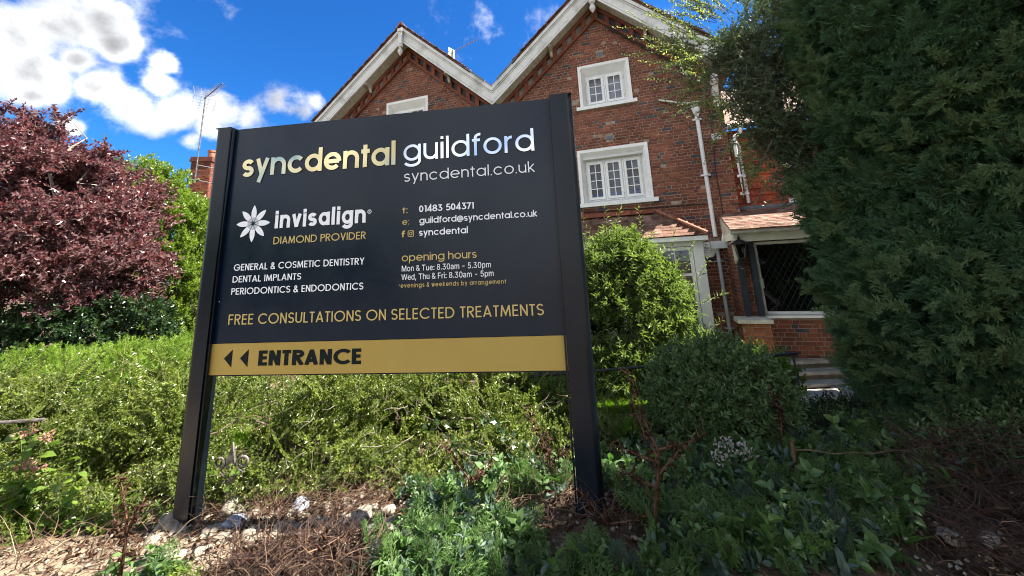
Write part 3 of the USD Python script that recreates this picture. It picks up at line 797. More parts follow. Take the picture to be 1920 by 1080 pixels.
tile_slope(broof, (E1, -EO, EZ), (E1, 0, EZ), (T1, 0, TZ), (T1, .001, TZ), 9, .17, .014, 'roof_tile', rng, 80)
tile_slope(broof, (E0, -EO, EZ), (E1, -EO, EZ), (T0, 0, TZ), (T1, 0, TZ), 9, .17, .014, 'roof_tile', rng, 200)
for k in range(6):
    p0, p1 = np.array([E1, -EO, EZ]) + (np.array([T1, 0, TZ]) - np.array([E1, -EO, EZ])) * k / 6, np.array([E1, -EO, EZ]) + (np.array([T1, 0, TZ]) - np.array([E1, -EO, EZ])) * (k + 1.04) / 6
    m = MB(); m.tube([p0 + [0, 0, .025], p1 + [0, 0, .03]], (.055, .048), 8); part('hip_tile', m, 'terracotta', broof, smooth=40)
for k in range(7):
    m = MB(); m.box((T0 + k * .27, -.13, TZ - .02), (T0 + k * .27 + .262, -.01, TZ + .075)); part('top_course', m, 'brick', broof, tone=float(rng.uniform(.3, .8)))

# ------------------------------------------------------------------ tile-hung wing to the right
wing = group_part('side_wing', house)
WY = .28
m = MB(); m.box((5.252, WY, -.5), (9.5, WY + .25, 4.50)); m.box((9.25, WY + .25, -.5), (9.5, 6, 4.5)); part('wing_wall', m, 'dark_mortar', wing)
tile_slope(wing, (5.26, WY, 2.62), (7.9, WY, 2.62), (5.26, WY, 4.48), (7.9, WY, 4.48), 12, .265, .022, 'red_tile', rng, 150, name='hanging_tile', lift=.005, overlap=1.3)
m = MB(); m.box((6.28, WY - .07, 2.70), (6.50, WY + .02, 2.79)); m.box((6.37, WY - .05, 2.79), (6.47, WY + .02, 3.55)); m.box((6.37, WY - .05, 3.55), (7.5, WY + .02, 3.65)); m.box((6.50, WY - .06, 2.70), (7.6, WY + .02, 2.79)); part('wing_window_frame', m, 'white_paint', wing)
m = MB(); m.box((6.47, WY - .02, 2.79), (7.5, WY - .015, 3.55)); part('wing_pane', m, 'pane', wing)
m = MB(); m.tube([(5.30, WY - .16, 4.56), (9.6, WY - .16, 4.56)], .06, 12); part('wing_gutter', m, 'pipe_white', wing, smooth=40)
m = MB(); m.add([(5.26, WY - .22, 4.58), (9.6, WY - .22, 4.58), (9.6, 3.2, 6.7), (5.26, 3.2, 6.7)], [(0, 1, 2, 3)]); m.add([(5.26, WY - .22, 4.55), (9.6, WY - .22, 4.55), (9.6, 3.2, 6.67), (5.26, 3.2, 6.67)], [(0, 1, 2, 3)]); part('wing_roof', m, 'roof_tile', wing, tone=.9)
m = MB(); m.tube([(5.57, WY - .16, 4.52), (5.565, WY - .15, 4.43), (5.50, WY - .13, 4.36), (5.40, -.03, 4.27), (5.36, -.05, 4.19), (5.36, -.05, 2.86)], .045, 12)
for z in (4.12, 3.35, 2.95):
    ring(m, 5.36, -.05, z, .045)
part('wing_drainpipe', m, 'pipe_white', wing, smooth=40)
m = MB(); m.tube([(5.50, WY - .06, 4.18), (5.50, WY - .06, 2.76)], .034, 12)
for z in (4.10, 2.98):
    ring(m, 5.50, WY - .06, z, .034)
part('wing_drainpipe', m, 'pipe_white', wing, smooth=40)

# ------------------------------------------------------------------ entrance porch
porch = thing('entrance_porch', 'tiled lean-to porch with dark posts and leaded window by the house corner', 'porch', HP, YH)
PL, PR, PO = 4.80, 8.4, 1.10
m = MB(); m.add([(PL, -PO, 2.10), (PR, -PO, 2.10), (PR, WY, 2.62), (PL + .06, WY, 2.62), (PL, -PO, 2.06), (PR, -PO, 2.06), (PR, WY, 2.58), (PL + .06, WY, 2.58)], [(0, 1, 2, 3), (7, 6, 5, 4), (0, 4, 5, 1), (0, 3, 7, 4)]); proof = part('porch_roof', m, 'dark_mortar', porch)
tile_slope(proof, (PL - .02, -PO - .05, 2.105), (PR, -PO - .05, 2.105), (PL + .04, WY, 2.64), (PR, WY, 2.64), 15, .17, .015, 'roof_tile', rng, 300)
m = MB(); m.box((PL + .1, WY - .06, 2.63), (PR, WY + .01, 2.70)); part('porch_flashing', m, 'lead', porch)
g = MB(); gy, gzz = -PO - .10, 2.07
aa = np.linspace(0, -np.pi, 9)
sec = [(gy + .055 * math.cos(x), gzz + .055 * math.sin(x)) for x in aa] + [(gy + .048 * math.cos(x), gzz + .048 * math.sin(x)) for x in aa[::-1]]
g.prism_x(sec, PL - .05, PR); part('porch_gutter', g, 'gutter_grey', porch, smooth=40)
m = MB(); m.box((PL + .02, -PO + .0, 1.875), (PR, -PO + .05, 2.04)); m.box((PL + .02, -PO - .015, 1.97), (PR, -PO, 2.05)); m.box((PL + .02, -PO + .05, 1.92), (PL + .07, -.02, 2.06)); part('fascia', m, 'cream_paint', porch)
m = MB(); m.prism_x([(-PO + .06, 1.92), (-PO + .06, 1.52), (-PO + .12, 1.46), (-PO + .16, 1.92)], PL + .0, PL + .05); m.prism_x([(-PO + .06, 2.05), (WY, 2.58), (WY, 2.0), (-PO + .06, 1.9)], PL + .025, PL + .06); part('side_board', m, 'soffit_paint', porch)
m = MB(); m.box((PL + .08, -PO + .06, 1.885), (PR, .1, 1.905)); part('ceiling', m, 'soffit_paint', porch)
for u in (4.835, 5.055):
    m = MB(); m.box((u, -1.03, .50), (u + .095, -.93, 1.872)); part('post', m, 'dark_post', porch)
m = MB(); m.box((4.86, -.90, -.75), (5.16, -.02, 1.88)); part('corner_wall', m, 'dark_mortar', porch)
cw = brick_rects(0, .88, -.7, 1.86, [], None, rng)
lay_bricks(porch, cw, 'brick', rng, place=lambda v: np.stack([4.86 + v[:, 1], -.02 - v[:, 0], v[:, 2]], 1))
cw = brick_rects(4.86, 5.16, -.7, 1.86, [], None, rng)
lay_bricks(porch, cw, 'brick', rng, y=-.90)
WN = group_part('porch_window', porch)
PWY = -.86
m = MB(); m.box((5.165, PWY, -.75), (8.3, PWY + .22, .44)); part('low_wall', m, 'dark_mortar', porch)
lw = brick_rects(5.165, 6.3, -.72, .43, [], None, rng)
lay_bricks(porch, lw, 'brick', rng, lambda *q: q[0] < 5.9, 90, y=PWY)
m = MB(); rails(m, 5.17, 7.3, .50, 1.86, .055, PWY + .02, PWY + .09); part('frame', m, 'white_paint', WN)
m = MB(); m.prism_x([(PWY - .05, .445), (PWY + .12, .445), (PWY + .12, .498), (PWY - .05, .485)], 5.10, 8.3); part('sill', m, 'white_paint', WN)
m = MB(); m.add([(5.225, PWY + .05, .555), (7.245, PWY + .05, .555), (7.245, PWY + .05, 1.805), (5.225, PWY + .05, 1.805)], [(0, 1, 2, 3)]); part('pane', m, 'porch_pane', WN)
ld = MB(); rect = sbox(5.225, .555, 7.245, 1.805)
for k in range(-16, 30):
    for s in (1, -1):
        x0 = 5.225 + k * .105
        ln = LineString([(x0, .555), (x0 + s * 1.25 * .62, 1.805)]).intersection(rect)
        if ln.length > .02:
            q = np.array(ln.coords); ld.tube([(q[0][0], PWY + .042, q[0][1]), (q[1][0], PWY + .042, q[1][1])], .0036, 4)
part('leading', ld, 'black_paint', WN)
m = MB(); m.tube([(5.19, -.95, 1.84), (5.19, -.95, 1.16), (5.20, -.93, 1.10), (5.185, -.95, 1.04), (5.185, -.95, .52)], .026, 8); m.lathe([(.026, .98), (.045, 1.0), (.045, 1.16), (.026, 1.18)], (5.19, -.945, 0), 10); part('pipe', m, 'gutter_grey', porch, smooth=40)
m = MB(); m.box((5.18, -.5, -.2), (8.2, .2, 1.85)); part('dark_room', m, 'interior', porch)
m = MB(); m.box((5.16, PWY - .02, -.26), (8.2, PWY + .3, -.245)); part('threshold', m, 'step_stone', porch)
# brick pier with its stone cap
pier = thing('brick_pier', 'short red brick pier with pale stone cap below the porch posts', 'pier', HP, YH)
m = MB(); m.box((4.70, -1.26, -.75), (5.15, -.915, .40)); part('core', m, 'dark_mortar', pier)
lay_bricks(pier, brick_rects(4.70, 5.15, -.72, .405, [], None, rng), 'porch_brick', rng, lambda *q: q[2] > -.35, y=-1.26)
lay_bricks(pier, brick_rects(0, .345, -.72, .405, [], None, rng), 'porch_brick', rng, place=lambda v: np.stack([4.70 + v[:, 1], -.915 - v[:, 0], v[:, 2]], 1))
m = MB(); m.hexa(boxvf((4.63, -1.32, .405), (5.19, -.90, .468))[0]); m.hexa([(4.63, -1.32, .470), (5.19, -1.32, .470), (4.63, -.90, .470), (5.19, -.90, .470), (4.66, -1.28, .488), (5.16, -1.28, .488), (4.66, -.94, .488), (5.16, -.94, .488)]); part('cap', m, 'stone_cap', pier)
# lantern and small round sensor on the left post
lan = thing('wall_lantern', 'black four-sided lantern on the left dark porch post', 'lantern', hw(4.90, -1.11, 1.70), YH)
m = MB()
top, bot = .085, .050
for sx in (-1, 1):
    for sy in (-1, 1):
        m.tube([(sx * top, sy * top, .13), (sx * bot, sy * bot, -.13)], .007, 5)
m.box((-.055, -.055, -.15), (.055, .055, -.128))
part('cage', m, 'black_paint', lan)
m = MB(); m.lathe([(.145, .125), (.150, .140), (.10, .185), (.045, .215), (.018, .225), (.026, .25), (.012, .275), (.006, .32), (.0, .325)], (0, 0, 0), 8); part('hood', m, 'black_paint', lan)
for k in range(4):
    ca, sa = [(1, 0), (0, 1), (-1, 0), (0, -1)][k]
    q = [(-top, top, .128), (top, top, .128), (bot, bot, -.125), (-bot, bot, -.125)]
    m = MB(); m.add([(x * ca - y * sa, x * sa + y * ca, z) for x, y, z in q], [(0, 1, 2, 3)]); part('pane', m, 'lamp_pane', lan)
m = MB(); m.tube([(0, 0, -.15), (0, .01, -.19), (0, .06, -.23), (0, .09, -.17)], .012, 6); m.box((-.03, .075, -.28), (.03, .085, -.08)); part('bracket', m, 'black_paint', lan)
pl = thing('security_light', 'small round white-lensed sensor below the lantern', 'lamp', hw(4.885, -1.04, 1.40), YH)  # round sensor on the post, gives no light
m = MB(); m.lathe([(.0, -.03), (.045, -.03), (.05, 0), (.04, .02), (0, .03)], (0, -.045, 0), 12); part('housing', m, 'black_paint', pl)
m = MB(); m.lathe([(0, -.036), (.03, -.032), (.034, -.028)], (0, -.052, -.004), 12); part('lens', m, 'white_paint', pl)

# aerial on the roof behind the left gable
ra = thing('roof_aerial', 'small grey aerial with white panel above the left gable roof slope', 'aerial', (-1.98, 12.96, 0))
m = MB(); m.tube([(0, 0, 8.3), (0, 0, 9.62)], .022, 8); part('mast', m, 'aerial_grey', ra, smooth=40)
bd = np.array([.80, -.60, 0.0])
m = MB(); m.tube([np.array([0, 0, 9.52]), np.array([0, 0, 9.54]) + bd * 1.25], .011, 6)
for k in range(14):
    q = np.array([0, 0, 9.53]) + bd * (.16 + k * .08)
    m.tube([q - [0, 0, .055], q + [0, 0, .055]], .004, 4)
part('boom', m, 'aerial_grey', ra)
m = MB(); n_ = np.array([.6, .8, 0])
for s_ in (-1, 1):
    q = np.array([0, 0, 9.5 + s_ * .10]); a_ = bd * -.05 * abs(s_)
    m.hexa([q + a_ - n_ * .16 - [0, 0, .085], q + a_ + n_ * .16 - [0, 0, .085], q + a_ - n_ * .16 - [0, 0, .085] + bd * .012, q + a_ + n_ * .16 - [0, 0, .085] + bd * .012,
            q + a_ - n_ * .16 + [0, 0, .085], q + a_ + n_ * .16 + [0, 0, .085], q + a_ - n_ * .16 + [0, 0, .085] + bd * .012, q + a_ + n_ * .16 + [0, 0, .085] + bd * .012])
part('reflector', m, 'pipe_white', ra)

# ------------------------------------------------------------------ neighbouring house at the left
nb_ = thing('neighbour_house', 'cream rendered neighbouring house with tiled roof at the left behind the trees', 'house', (-12.25, 15.6, -.6), .12)
m = MB(); m.box((-1.35, .0, 0), (4.0, 6, 4.45)); part('wall', m, 'render_wall', nb_)
m = MB(); m.add([(-1.75, -.45, 4.42), (4.2, -.45, 4.42), (4.2, 2.7, 6.6), (-1.75, 2.7, 6.6), (-1.75, -.45, 4.34), (4.2, -.45, 4.34), (4.2, 2.7, 6.5), (-1.75, 2.7, 6.5), (-1.75, 5.9, 4.4), (4.2, 5.9, 4.4)], [(0, 1, 2, 3), (7, 6, 5, 4), (0, 4, 5, 1), (0, 3, 7, 4), (3, 2, 9, 8)]); nroof = part('roof', m, 'dark_mortar', nb_)
tile_slope(nroof, (-1.8, -.5, 4.43), (1.2, -.5, 4.43), (-1.8, .62, 5.205), (1.2, .62, 5.205), 9, .2, .03, 'roof_tile', rng, 120)
tile_slope(nroof, (-1.8, .62, 5.205), (1.2, .62, 5.205), (-1.8, 2.7, 6.62), (1.2, 2.7, 6.62), 16, .2, .03, 'roof_tile', rng, 0)
m = MB(); m.prism_x([(-.5, 4.40), (-.5, 4.30), (2.7, 6.45), (2.7, 6.56)], -1.80, -1.76); part('verge', m, 'cream_paint', nb_)
stack = group_part('chimney', nb_)
CX0, CX1, CY0, CY1 = -1.42, -.62, .35, 1.05
m = MB(); m.box((CX0 + .01, CY0 + .01, 4.2), (CX1 - .01, CY1 - .01, 7.35)); part('core', m, 'dark_mortar', stack)
cb_ = brick_rects(CX0, CX1, 4.5, 7.35, [], None, rng)
lay_bricks(stack, cb_, 'brick', rng, lambda *q: q[2] > 5.0, 200, y=CY0)
lay_bricks(stack, brick_rects(0, CY1 - CY0, 4.5, 7.35, [], None, rng), 'brick', rng, lambda *q: q[2] > 5.0, 100, place=lambda v: np.stack([CX1 - v[:, 1], CY0 + v[:, 0], v[:, 2]], 1))
m = MB(); m.box((CX0 - .05, CY0 - .05, 7.25), (CX1 + .05, CY1 + .05, 7.35)); m.box((CX0 - .03, CY0 - .03, 7.35), (CX1 + .03, CY1 + .03, 7.46)); part('crown', m, 'brick', stack, tone=.1)
m = MB(); m.lathe([(.15, 7.4), (.14, 7.75), (.165, 7.76), (.165, 7.84), (.13, 7.84), (.12, 7.5)], ((CX0 + CX1) / 2 + .16, (CY0 + CY1) / 2, 0), 16); part('chimney_pot', m, 'terracotta', stack, smooth=40)

ta = thing('tv_aerial', 'tall thin mast with a long comb-like television aerial strapped to the chimney', 'aerial', (-12.78, 15.0, 0))
m = MB(); zz = np.linspace(5.5, 9.28, 60)
m.tube(np.stack([0 * zz + .02 * (zz - 5.5) * 0, 0 * zz, zz], 1), .026 + .0035 * np.sign(np.sin(zz * 22)), 7); part('mast', m, 'aerial_grey', ta)
bd = np.array([.82, -.572, 0.0]); sd = np.array([.572, .82, 0])
m = MB(); m.tube([np.array([0, 0, 9.2]) - bd * .2, np.array([0, 0, 9.25]) + bd * 1.85], .016, 6); part('boom', m, 'aerial_grey', ta)
for k in range(13):
    q = np.array([0, 0, 9.21]) + bd * (.25 + .125 * k)
    m = MB(); m.tube([q - sd * .17, q + sd * .17], .007, 4); m.tube([q - [0, 0, .05], q + [0, 0, .05]], .012, 4); part('element', m, 'aerial_grey', ta)
m = MB()
for s_ in (-1, 1):
    o_ = np.array([0, 0, 9.2 + .02 * s_])
    for k in range(5):
        q = o_ + np.array([0, 0, s_ * .11 * k]) - bd * (.03 + .05 * k)
        m.tube([q - sd * .38, q + sd * .38], .006, 4)
    for t_ in (-.38, -.13, .13, .38):
        m.tube([o_ + sd * t_, o_ + sd * t_ + [0, 0, s_ * .44] - bd * .23], .006, 4)
part('reflector', m, 'aerial_grey', ta)
m = MB(); m.tube([(0, 0, 5.62), (.25, .75, 5.62)], .02, 5); m.tube([(0, 0, 6.25), (.3, .7, 6.25)], .02, 5); m.tube([(-.12, -.05, 5.62), (.14, .05, 5.62)], .03, 5); part('bracket', m, 'aerial_grey', ta)

# ------------------------------------------------------------------ the sign
YS = -0.125331
SB = np.array([0.36946665, 2.84367905, 0.0])
sign = thing('sign_board', 'large black dental practice sign with gold band on two black posts', 'sign', SB, YS)


def post(u_in, u_out, zb, zt):
    """A post with a flat front at y = 0; its outer edge is rounded, its inner side square."""
    s = 1 if u_out > u_in else -1
    wd = abs(u_out - u_in)
    r = .050
    pts = [(0, 0), (wd - r, 0)] + [(wd - r + r * math.sin(a), r - r * math.cos(a)) for a in np.linspace(.15, math.pi / 2, 8)] + [(wd, .10)] + [(wd - .02 + .02 * math.cos(a), .10 + .02 * math.sin(a)) for a in np.linspace(.3, math.pi / 2, 4)] + [(0, .12)]
    pl_ = Polygon([(u_in + s * x, y) for x, y in pts])
    m = trimesh.creation.extrude_polygon(pl_, zt - zb, engine='earcut')
    v = np.array(m.vertices); v[:, 2] += zb
    return v, np.array(m.faces)


part('post', post(-.041, .134, -.5, 2.925), 'post_black', sign, smooth=25)
part('post', post(-2.858, -3.012, -.6, 2.925), 'post_black', sign, smooth=25)
for a_, b_ in ((-.043, .137), (-2.856, -3.015)):
    m = MB(); lo, hi = min(a_, b_), max(a_, b_); m.box((lo + .004, .004, 2.926), (hi - .004, .118, 2.932)); part('post_cap', m, 'post_black', sign)
for u_, zb_ in ((-2.853, -.6), (-.046, -.5)):
    s_ = -1 if u_ > -1 else 1
    m = MB(); m.box((min(u_, u_ + s_ * .012), .012, zb_), (max(u_, u_ + s_ * .012), .030, 2.91)); part('edge_strip', m, 'post_black', sign)
PY_ = .043
m = MB(); m.box((-2.855, PY_, 1.113), (-.041, PY_ + .05, 2.916)); part('panel', m, 'sign_black', sign)
m = MB(); m.box((-2.855, PY_ - .001, .877), (-.041, PY_ + .05, 1.108)); part('gold_band', m, 'gold_panel', sign)
m = MB(); m.box((-2.855, PY_ + .004, 1.1085), (-.041, PY_ + .045, 1.1125)); m.box((-2.855, PY_ + .01, .866), (-.041, PY_ + .045, .8765)); part('edge_strip', m, 'post_black', sign)


# --- lettering drawn with round-bowled strokes
def arc(cx, cy, rx, ry, a0, a1, n=28):
    a = np.radians(np.linspace(a0, a1, n))
    return [(cx + rx * math.cos(t), cy + ry * math.sin(t)) for t in a]


def glyph(ch, w, X=.745, nar=1.0):
    """(strokes, dots, width) of a letter; capitals are 1 high, w is the stroke."""
    h = w / 2
    A, D = 1.0 - h * 0, .27
    R = (X - w) / 2
    Rx = R * 1.02 * nar
    cx, cy = h + Rx, X / 2
    xr = h + 2 * Rx
    S, dots = [], []
    bowl = arc(cx, cy, Rx, R, 0, 360, 48)
    if ch == 'o': S = [bowl]; W = xr + h
    elif ch == 'a': S = [bowl, [(xr, X), (xr, 0)]]; W = xr + h
    elif ch == 'd': S = [bowl, [(xr, A), (xr, 0)]]; W = xr + h
    elif ch == 'b': S = [bowl, [(h, A), (h, 0)]]; W = xr + h
    elif ch == 'p': S = [bowl, [(h, X), (h, -D)]]; W = xr + h
    elif ch == 'q': S = [bowl, [(xr, X), (xr, -D)]]; W = xr + h
    elif ch == 'g': S = [bowl, [(xr, X)] + [(xr, -D + h + R * .62)] + arc(cx, -D + h + R * .62, Rx, R * .62, 0, -158, 20)]; W = xr + h
    elif ch == 'c': S = [arc(cx, cy, Rx, R, 40, 320)]; W = xr + h * .2
    elif ch == 'e': S = [arc(cx, cy, Rx, R, -4, 318, 40), [(h, cy - h * .1), (xr, cy - h * .1)]]; W = xr + h
    elif ch in 'nhmu':
        rn = (.255 if ch != 'm' else .205) * nar * (1 if w < .16 else 1.02)
        top = A if ch == 'h' else X
        if ch == 'u':
            S = [[(h, X), (h, h + rn)] + arc(h + rn, h + rn, rn, rn, 180, 360, 18) + [(h + 2 * rn, X)], [(h + 2 * rn, X), (h + 2 * rn, 0)]]; W = w + 2 * rn
        else:
            S = [[(h, top), (h, 0)]]
            for k in range(2 if ch == 'm' else 1):
                o = h + 2 * rn * k
                S.append([(o, X - h - rn)] + arc(o + rn, X - h - rn, rn, rn, 180, 0, 18) + [(o + 2 * rn, 0)])
            W = w + 2 * rn * (2 if ch == 'm' else 1)
    elif ch == 'r': S = [[(h, X), (h, 0)], arc(h + .25, X - h - .25, .25, .25, 180, 88, 10)]; W = .30 + h * .5
    elif ch == 't': S = [[(.17, .93), (.17, 0)], [(0, X - h), (.36, X - h)]]; W = .36
    elif ch == 'f': S = [[(.14, 0), (.14, .78)] + arc(.14 + .20, .79, .20, .21 - h, 180, 85, 10), [(0, X - h), (.34, X - h)]]; W = .36
    elif ch == 'i': S = [[(h, X), (h, 0)]]; dots = [sbox(0, 1 - w * 1.05, w, 1.0)]; W = w
    elif ch == 'l': S = [[(h, A), (h, 0)]]; W = w
    elif ch == 'k': S = [[(h, A), (h, 0)], [(.46, X - .01), (h, .27)], [(.17, .38), (.50, .01)]]; W = .56
    elif ch == 's':
        r1 = (X - w) / 4; rx = r1 * 1.28
        c_ = h + rx
        S = [arc(c_, X - h - r1, rx, r1, 28, 262, 22) + arc(c_, h + r1, rx, r1, 82, -150, 22)]; W = 2 * rx + w
    elif ch == 'y': S = [[(h * .9, X), (.30, .06)], [(.60 - h * .9, X), (.18, -D)]]; W = .60
    elif ch == 'v': S = [[(h * .9, X), (.29, h * .3), (.58 - h * .9, X)]]; W = .58
    elif ch == 'w': S = [[(h * .9, X), (.23, h * .3), (.40, X * .96), (.57, h * .3), (.80 - h * .9, X)]]; W = .80
    elif ch == '.': dots = [sbox(0, 0, w * 1.05, w * 1.05)]; W = w
    elif ch == ':': dots = [sbox(0, 0, w * 1.05, w * 1.05), sbox(0, X - w * 1.05, w * 1.05, X)]; W = w
    elif ch == '*': S = [[(.13 + .12 * math.cos(a), .62 + .12 * math.sin(a)), (.13 - .12 * math.cos(a), .62 - .12 * math.sin(a))] for a in (math.pi / 2, math.pi / 6, -math.pi / 6)]; W = .26
    elif ch == '@': S = [arc(.42, .36, .17, .19, 0, 360), [(.60, .55), (.60, .25)] + arc(.69, .25, .09, .08, 180, 300, 8) + arc(.44, .36, .40, .43, -20, 300, 40)]; W = .90
    elif ch == '&': S = [[(.62, .01), (.20, .62)] + arc(.30, .78, .14, .17, 200, -40, 16) + [(.34, .58), (.13, .42)] + arc(.26, .24, .21, .21 - h * .2, 140, 320, 18) + [(.58, .42)]]; W = .66
    elif ch == ' ': W = .20
    # capitals
    elif ch == 'O': S = [arc(.46 * nar + h, .5, .46 * nar, .5 - h, 0, 360, 48)]; W = .92 * nar + w
    elif ch == 'C': S = [arc(.45 * nar + h, .5, .45 * nar, .5 - h, 42, 318, 36)]; W = .84 * nar + h
    elif ch == 'G': S = [arc(.45 * nar + h, .5, .45 * nar, .5 - h, 42, 360, 40) + [(.90 * nar + h, .46)], [(.50 * nar, .46), (.92 * nar + h, .46)]]; W = .90 * nar + w
    elif ch == 'D': S = [[(h, h), (h, 1 - h), (.28, 1 - h)] + arc(.28, .5, .44 * nar, .5 - h, 90, -90, 26) + [(h, h), (h, .2)]]; W = .28 + .44 * nar + h
    elif ch in 'PRB':
        S = [[(h, 0), (h, 1 - h), (.28, 1 - h)] + arc(.28, .73, .235, .27 - h, 90, -90, 18) + [(h, .46)]]; W = .54
        if ch == 'R': S.append([(.28, .46), (.53, 0)]); W = .58
    elif ch == 'E': S = [[(.47, 1 - h), (h, 1 - h), (h, h), (.47, h)], [(h, .51), (.44, .51)]]; W = .48
    elif ch == 'F': S = [[(.46, 1 - h), (h, 1 - h), (h, 0)], [(h, .52), (.42, .52)]]; W = .47
    elif ch == 'L': S = [[(h, 1), (h, h), (.42, h)]]; W = .42
    elif ch == 'T': S = [[(.23, 1 - h), (.23, 0)], [(0, 1 - h), (.46, 1 - h)]]; W = .46
    elif ch == 'I': S = [[(h, 1), (h, 0)]]; W = w
    elif ch == 'A': S = [[(h * .9, 0), (.35, 1 - h * .35), (.70 - h * .9, 0)], [(.13, .29), (.57, .29)]]; W = .70
    elif ch == 'U': S = [[(h, 1), (h, .30)] + arc(.31, .30, .31 - h, .30 - h, 180, 360, 20) + [(.62 - h, 1)]]; W = .62
    elif ch == 'V': S = [[(h * .9, 1), (.33, h * .35), (.66 - h * .9, 1)]]; W = .66
    elif ch == 'Y': S = [[(h * .9, 1), (.31, .43), (.62 - h * .9, 1)], [(.31, .47), (.31, 0)]]; W = .62
    elif ch == 'M': S = [[(h, 0), (.13, .97), (.42, .16), (.71, .97), (.84 - h, 0)]]; W = .84
    elif ch == 'N': S = [[(h, 0), (h, .985), (.62 - h, .015), (.62 - h, 1)]]; W = .62
    elif ch == 'S':
        r1 = (1 - w) / 4; rx = r1 * .98; c_ = h + rx
        S = [arc(c_, 1 - h - r1, rx, r1, 25, 262, 22) + arc(c_, h + r1, rx * 1.04, r1, 82, -155, 22)]; W = 2 * rx + w
    # figures
    elif ch == '0': S = [arc(.27, .5, .27 - h, .5 - h, 0, 360, 40)]; W = .54
    elif ch == '1': S = [[(.06, .99 - h), (.22, .99 - h), (.22, 0)]]; W = .22 + h
    elif ch == '3': S = [[(.06, 1 - h)] + [(.40, 1 - h), (.25, .62)] + arc(.26, .31, .22, .31 - h, 88, -150, 24)]; W = .50
    elif ch == '4': S = [[(.40, 0), (.40, .96), (.05, .24), (.56, .24)]]; W = .56
    elif ch == '5': S = [[(.46, 1 - h), (.17, 1 - h), (.11, .56)] + arc(.26, .33, .23, .33 - h, 118, -150, 26)]; W = .51
    elif ch == '7': S = [[(.03, 1 - h), (.46, 1 - h), (.18, 0)]]; W = .48
    elif ch == '8': S = [arc(.27, .74, .19, .26 - h, 0, 360), arc(.27, .27, .24, .27 - h, 0, 360)]; W = .54
    else: raise ValueError(ch)
    return S, dots, W


def glyph_shape(ch, w, nar=1.0, boldcap=False):
    S, dots, W = glyph(ch, w, nar=nar)
    shp = []
    for s in S:
        closed = len(s) > 20 and math.dist(s[0], s[-1]) < 1e-6
        shp.append((LineString(s[:-1] + [s[0]]) if closed else LineString(s)).buffer(w / 2, cap_style='flat', join_style='mitre', mitre_limit=3.0))
        if closed:
            shp.append(Point(s[0]).buffer(w / 2 * .98))
    out = unary_union(shp + dots)
    if ch.isupper():
        out = out.intersection(sbox(-.5, 0, 3, 1.0))
    elif ch in 'vwkx':
        out = out.intersection(sbox(-.5, 0, 3, 1.01))
    return out, W


def put_text(txt, u0, u1, z, cap, w, matname, depth, gap=.13, nar=1.0, split=None, space=.34, y=PY_, shear=0.0):
    """Writes TXT on the panel between u0 and u1, on the baseline z, capitals "cap" metres high."""
    out, x, word = [], 0.0, 0
    for ch in txt:
        if ch == ' ':
            x += space; word += 1; continue
        g, W = glyph_shape(ch, w, nar)
        out.append((affinity.translate(g, x, 0), word)); x += W + gap
    x -= gap
    sx = (u1 - u0) / x
    holder = group_part(split, sign) if split else None
    words = {}
    for g, wd in out:
        g = affinity.affine_transform(g, [sx, shear * cap, 0, cap, u0, z])
        m = MB() if split else words.setdefault(wd, MB())
        for q in getattr(g, 'geoms', [g]):
            if q.area > 1e-9:
                m.prism(q, y - depth, y - .0004)
        if split:
            part('letter', m, matname, holder)
    for m in words.values():
        part('lettering', m, matname, sign)


def put_plain(txt, u0, u1, z, cap, matname, y=PY_):
    m = meshkit.text_mesh(txt, cap, .0015)
    v = np.array(m.vertices); v[:, 0] -= v[:, 0].min(); v[:, 0] *= (u1 - u0) / v[:, 0].max()
    part('lettering', (np.stack([u0 + v[:, 0], y - .0002 - v[:, 2], z + v[:, 1]], 1), np.array(m.faces)), matname, sign)


put_text('syncdental', -2.735, -1.335, 2.468, .209, .172, 'gold_mirror', .009, gap=.085, split='raised_name')
put_text('guildford', -1.265, -.186, 2.489, .187, .118, 'silver_mirror', .009, gap=.115, split='raised_name')
put_text('syncdental.co.uk', -1.259, -.189, 2.317, .0885, .088, 'white_print', .006, gap=.15)
put_text('invisalign', -2.384, -1.582, 2.005, .147, .195, 'white_print', .004, gap=.12, nar=.86)
put_text('DIAMOND PROVIDER', -2.386, -1.578, 1.874, .060, .125, 'gold_print', .002, gap=.13)
put_text('t:', -1.272, -1.229, 2.060, .050, .12, 'gold_print', .002, gap=.12)
put_text('e:', -1.271, -1.215, 1.968, .048, .12, 'gold_print', .002, gap=.14)
put_text('01483 504371', -1.133, -.686, 2.0605, .0525, .15, 'white_print', .002, gap=.09, space=.38)
put_text('guildford@syncdental.co.uk', -1.1295, -.194, 1.9685, .051, .14, 'white_print', .002, gap=.10)
put_text('syncdental', -1.132, -.737, 1.8726, .0528, .15, 'white_print', .002, gap=.10)
put_text('GENERAL & COSMETIC DENTISTRY', -2.726, -1.582, 1.674, .0535, .135, 'white_print', .002, gap=.13, nar=.92)
put_text('DENTAL IMPLANTS', -2.726, -2.116, 1.580, .0515, .135, 'white_print', .002, gap=.13, nar=.92)
put_text('PERIODONTICS & ENDODONTICS', -2.727, -1.583, 1.483, .0525, .135, 'white_print', .002, gap=.13, nar=.92)
put_text('opening hours', -1.271, -.674, 1.6815, .060, .115, 'gold_print', .002, gap=.115)
put_plain('Mon & Tue: 8.30am - 5.30pm', -1.270, -.567, 1.606, .043, 'white_print')
put_plain('Wed, Thu & Fri: 8.30am - 5pm', -1.272, -.548, 1.541, .043, 'white_print')
put_text('*evenings & weekends by arrangement', -1.292, -.456, 1.483, .033, .125, 'gold_print', .002, gap=.24, space=.42)
put_text('FREE CONSULTATIONS ON SELECTED TREATMENTS', -2.727, -.189, 1.250, .0795, .115, 'gold_print', .002, gap=.14, nar=.95)
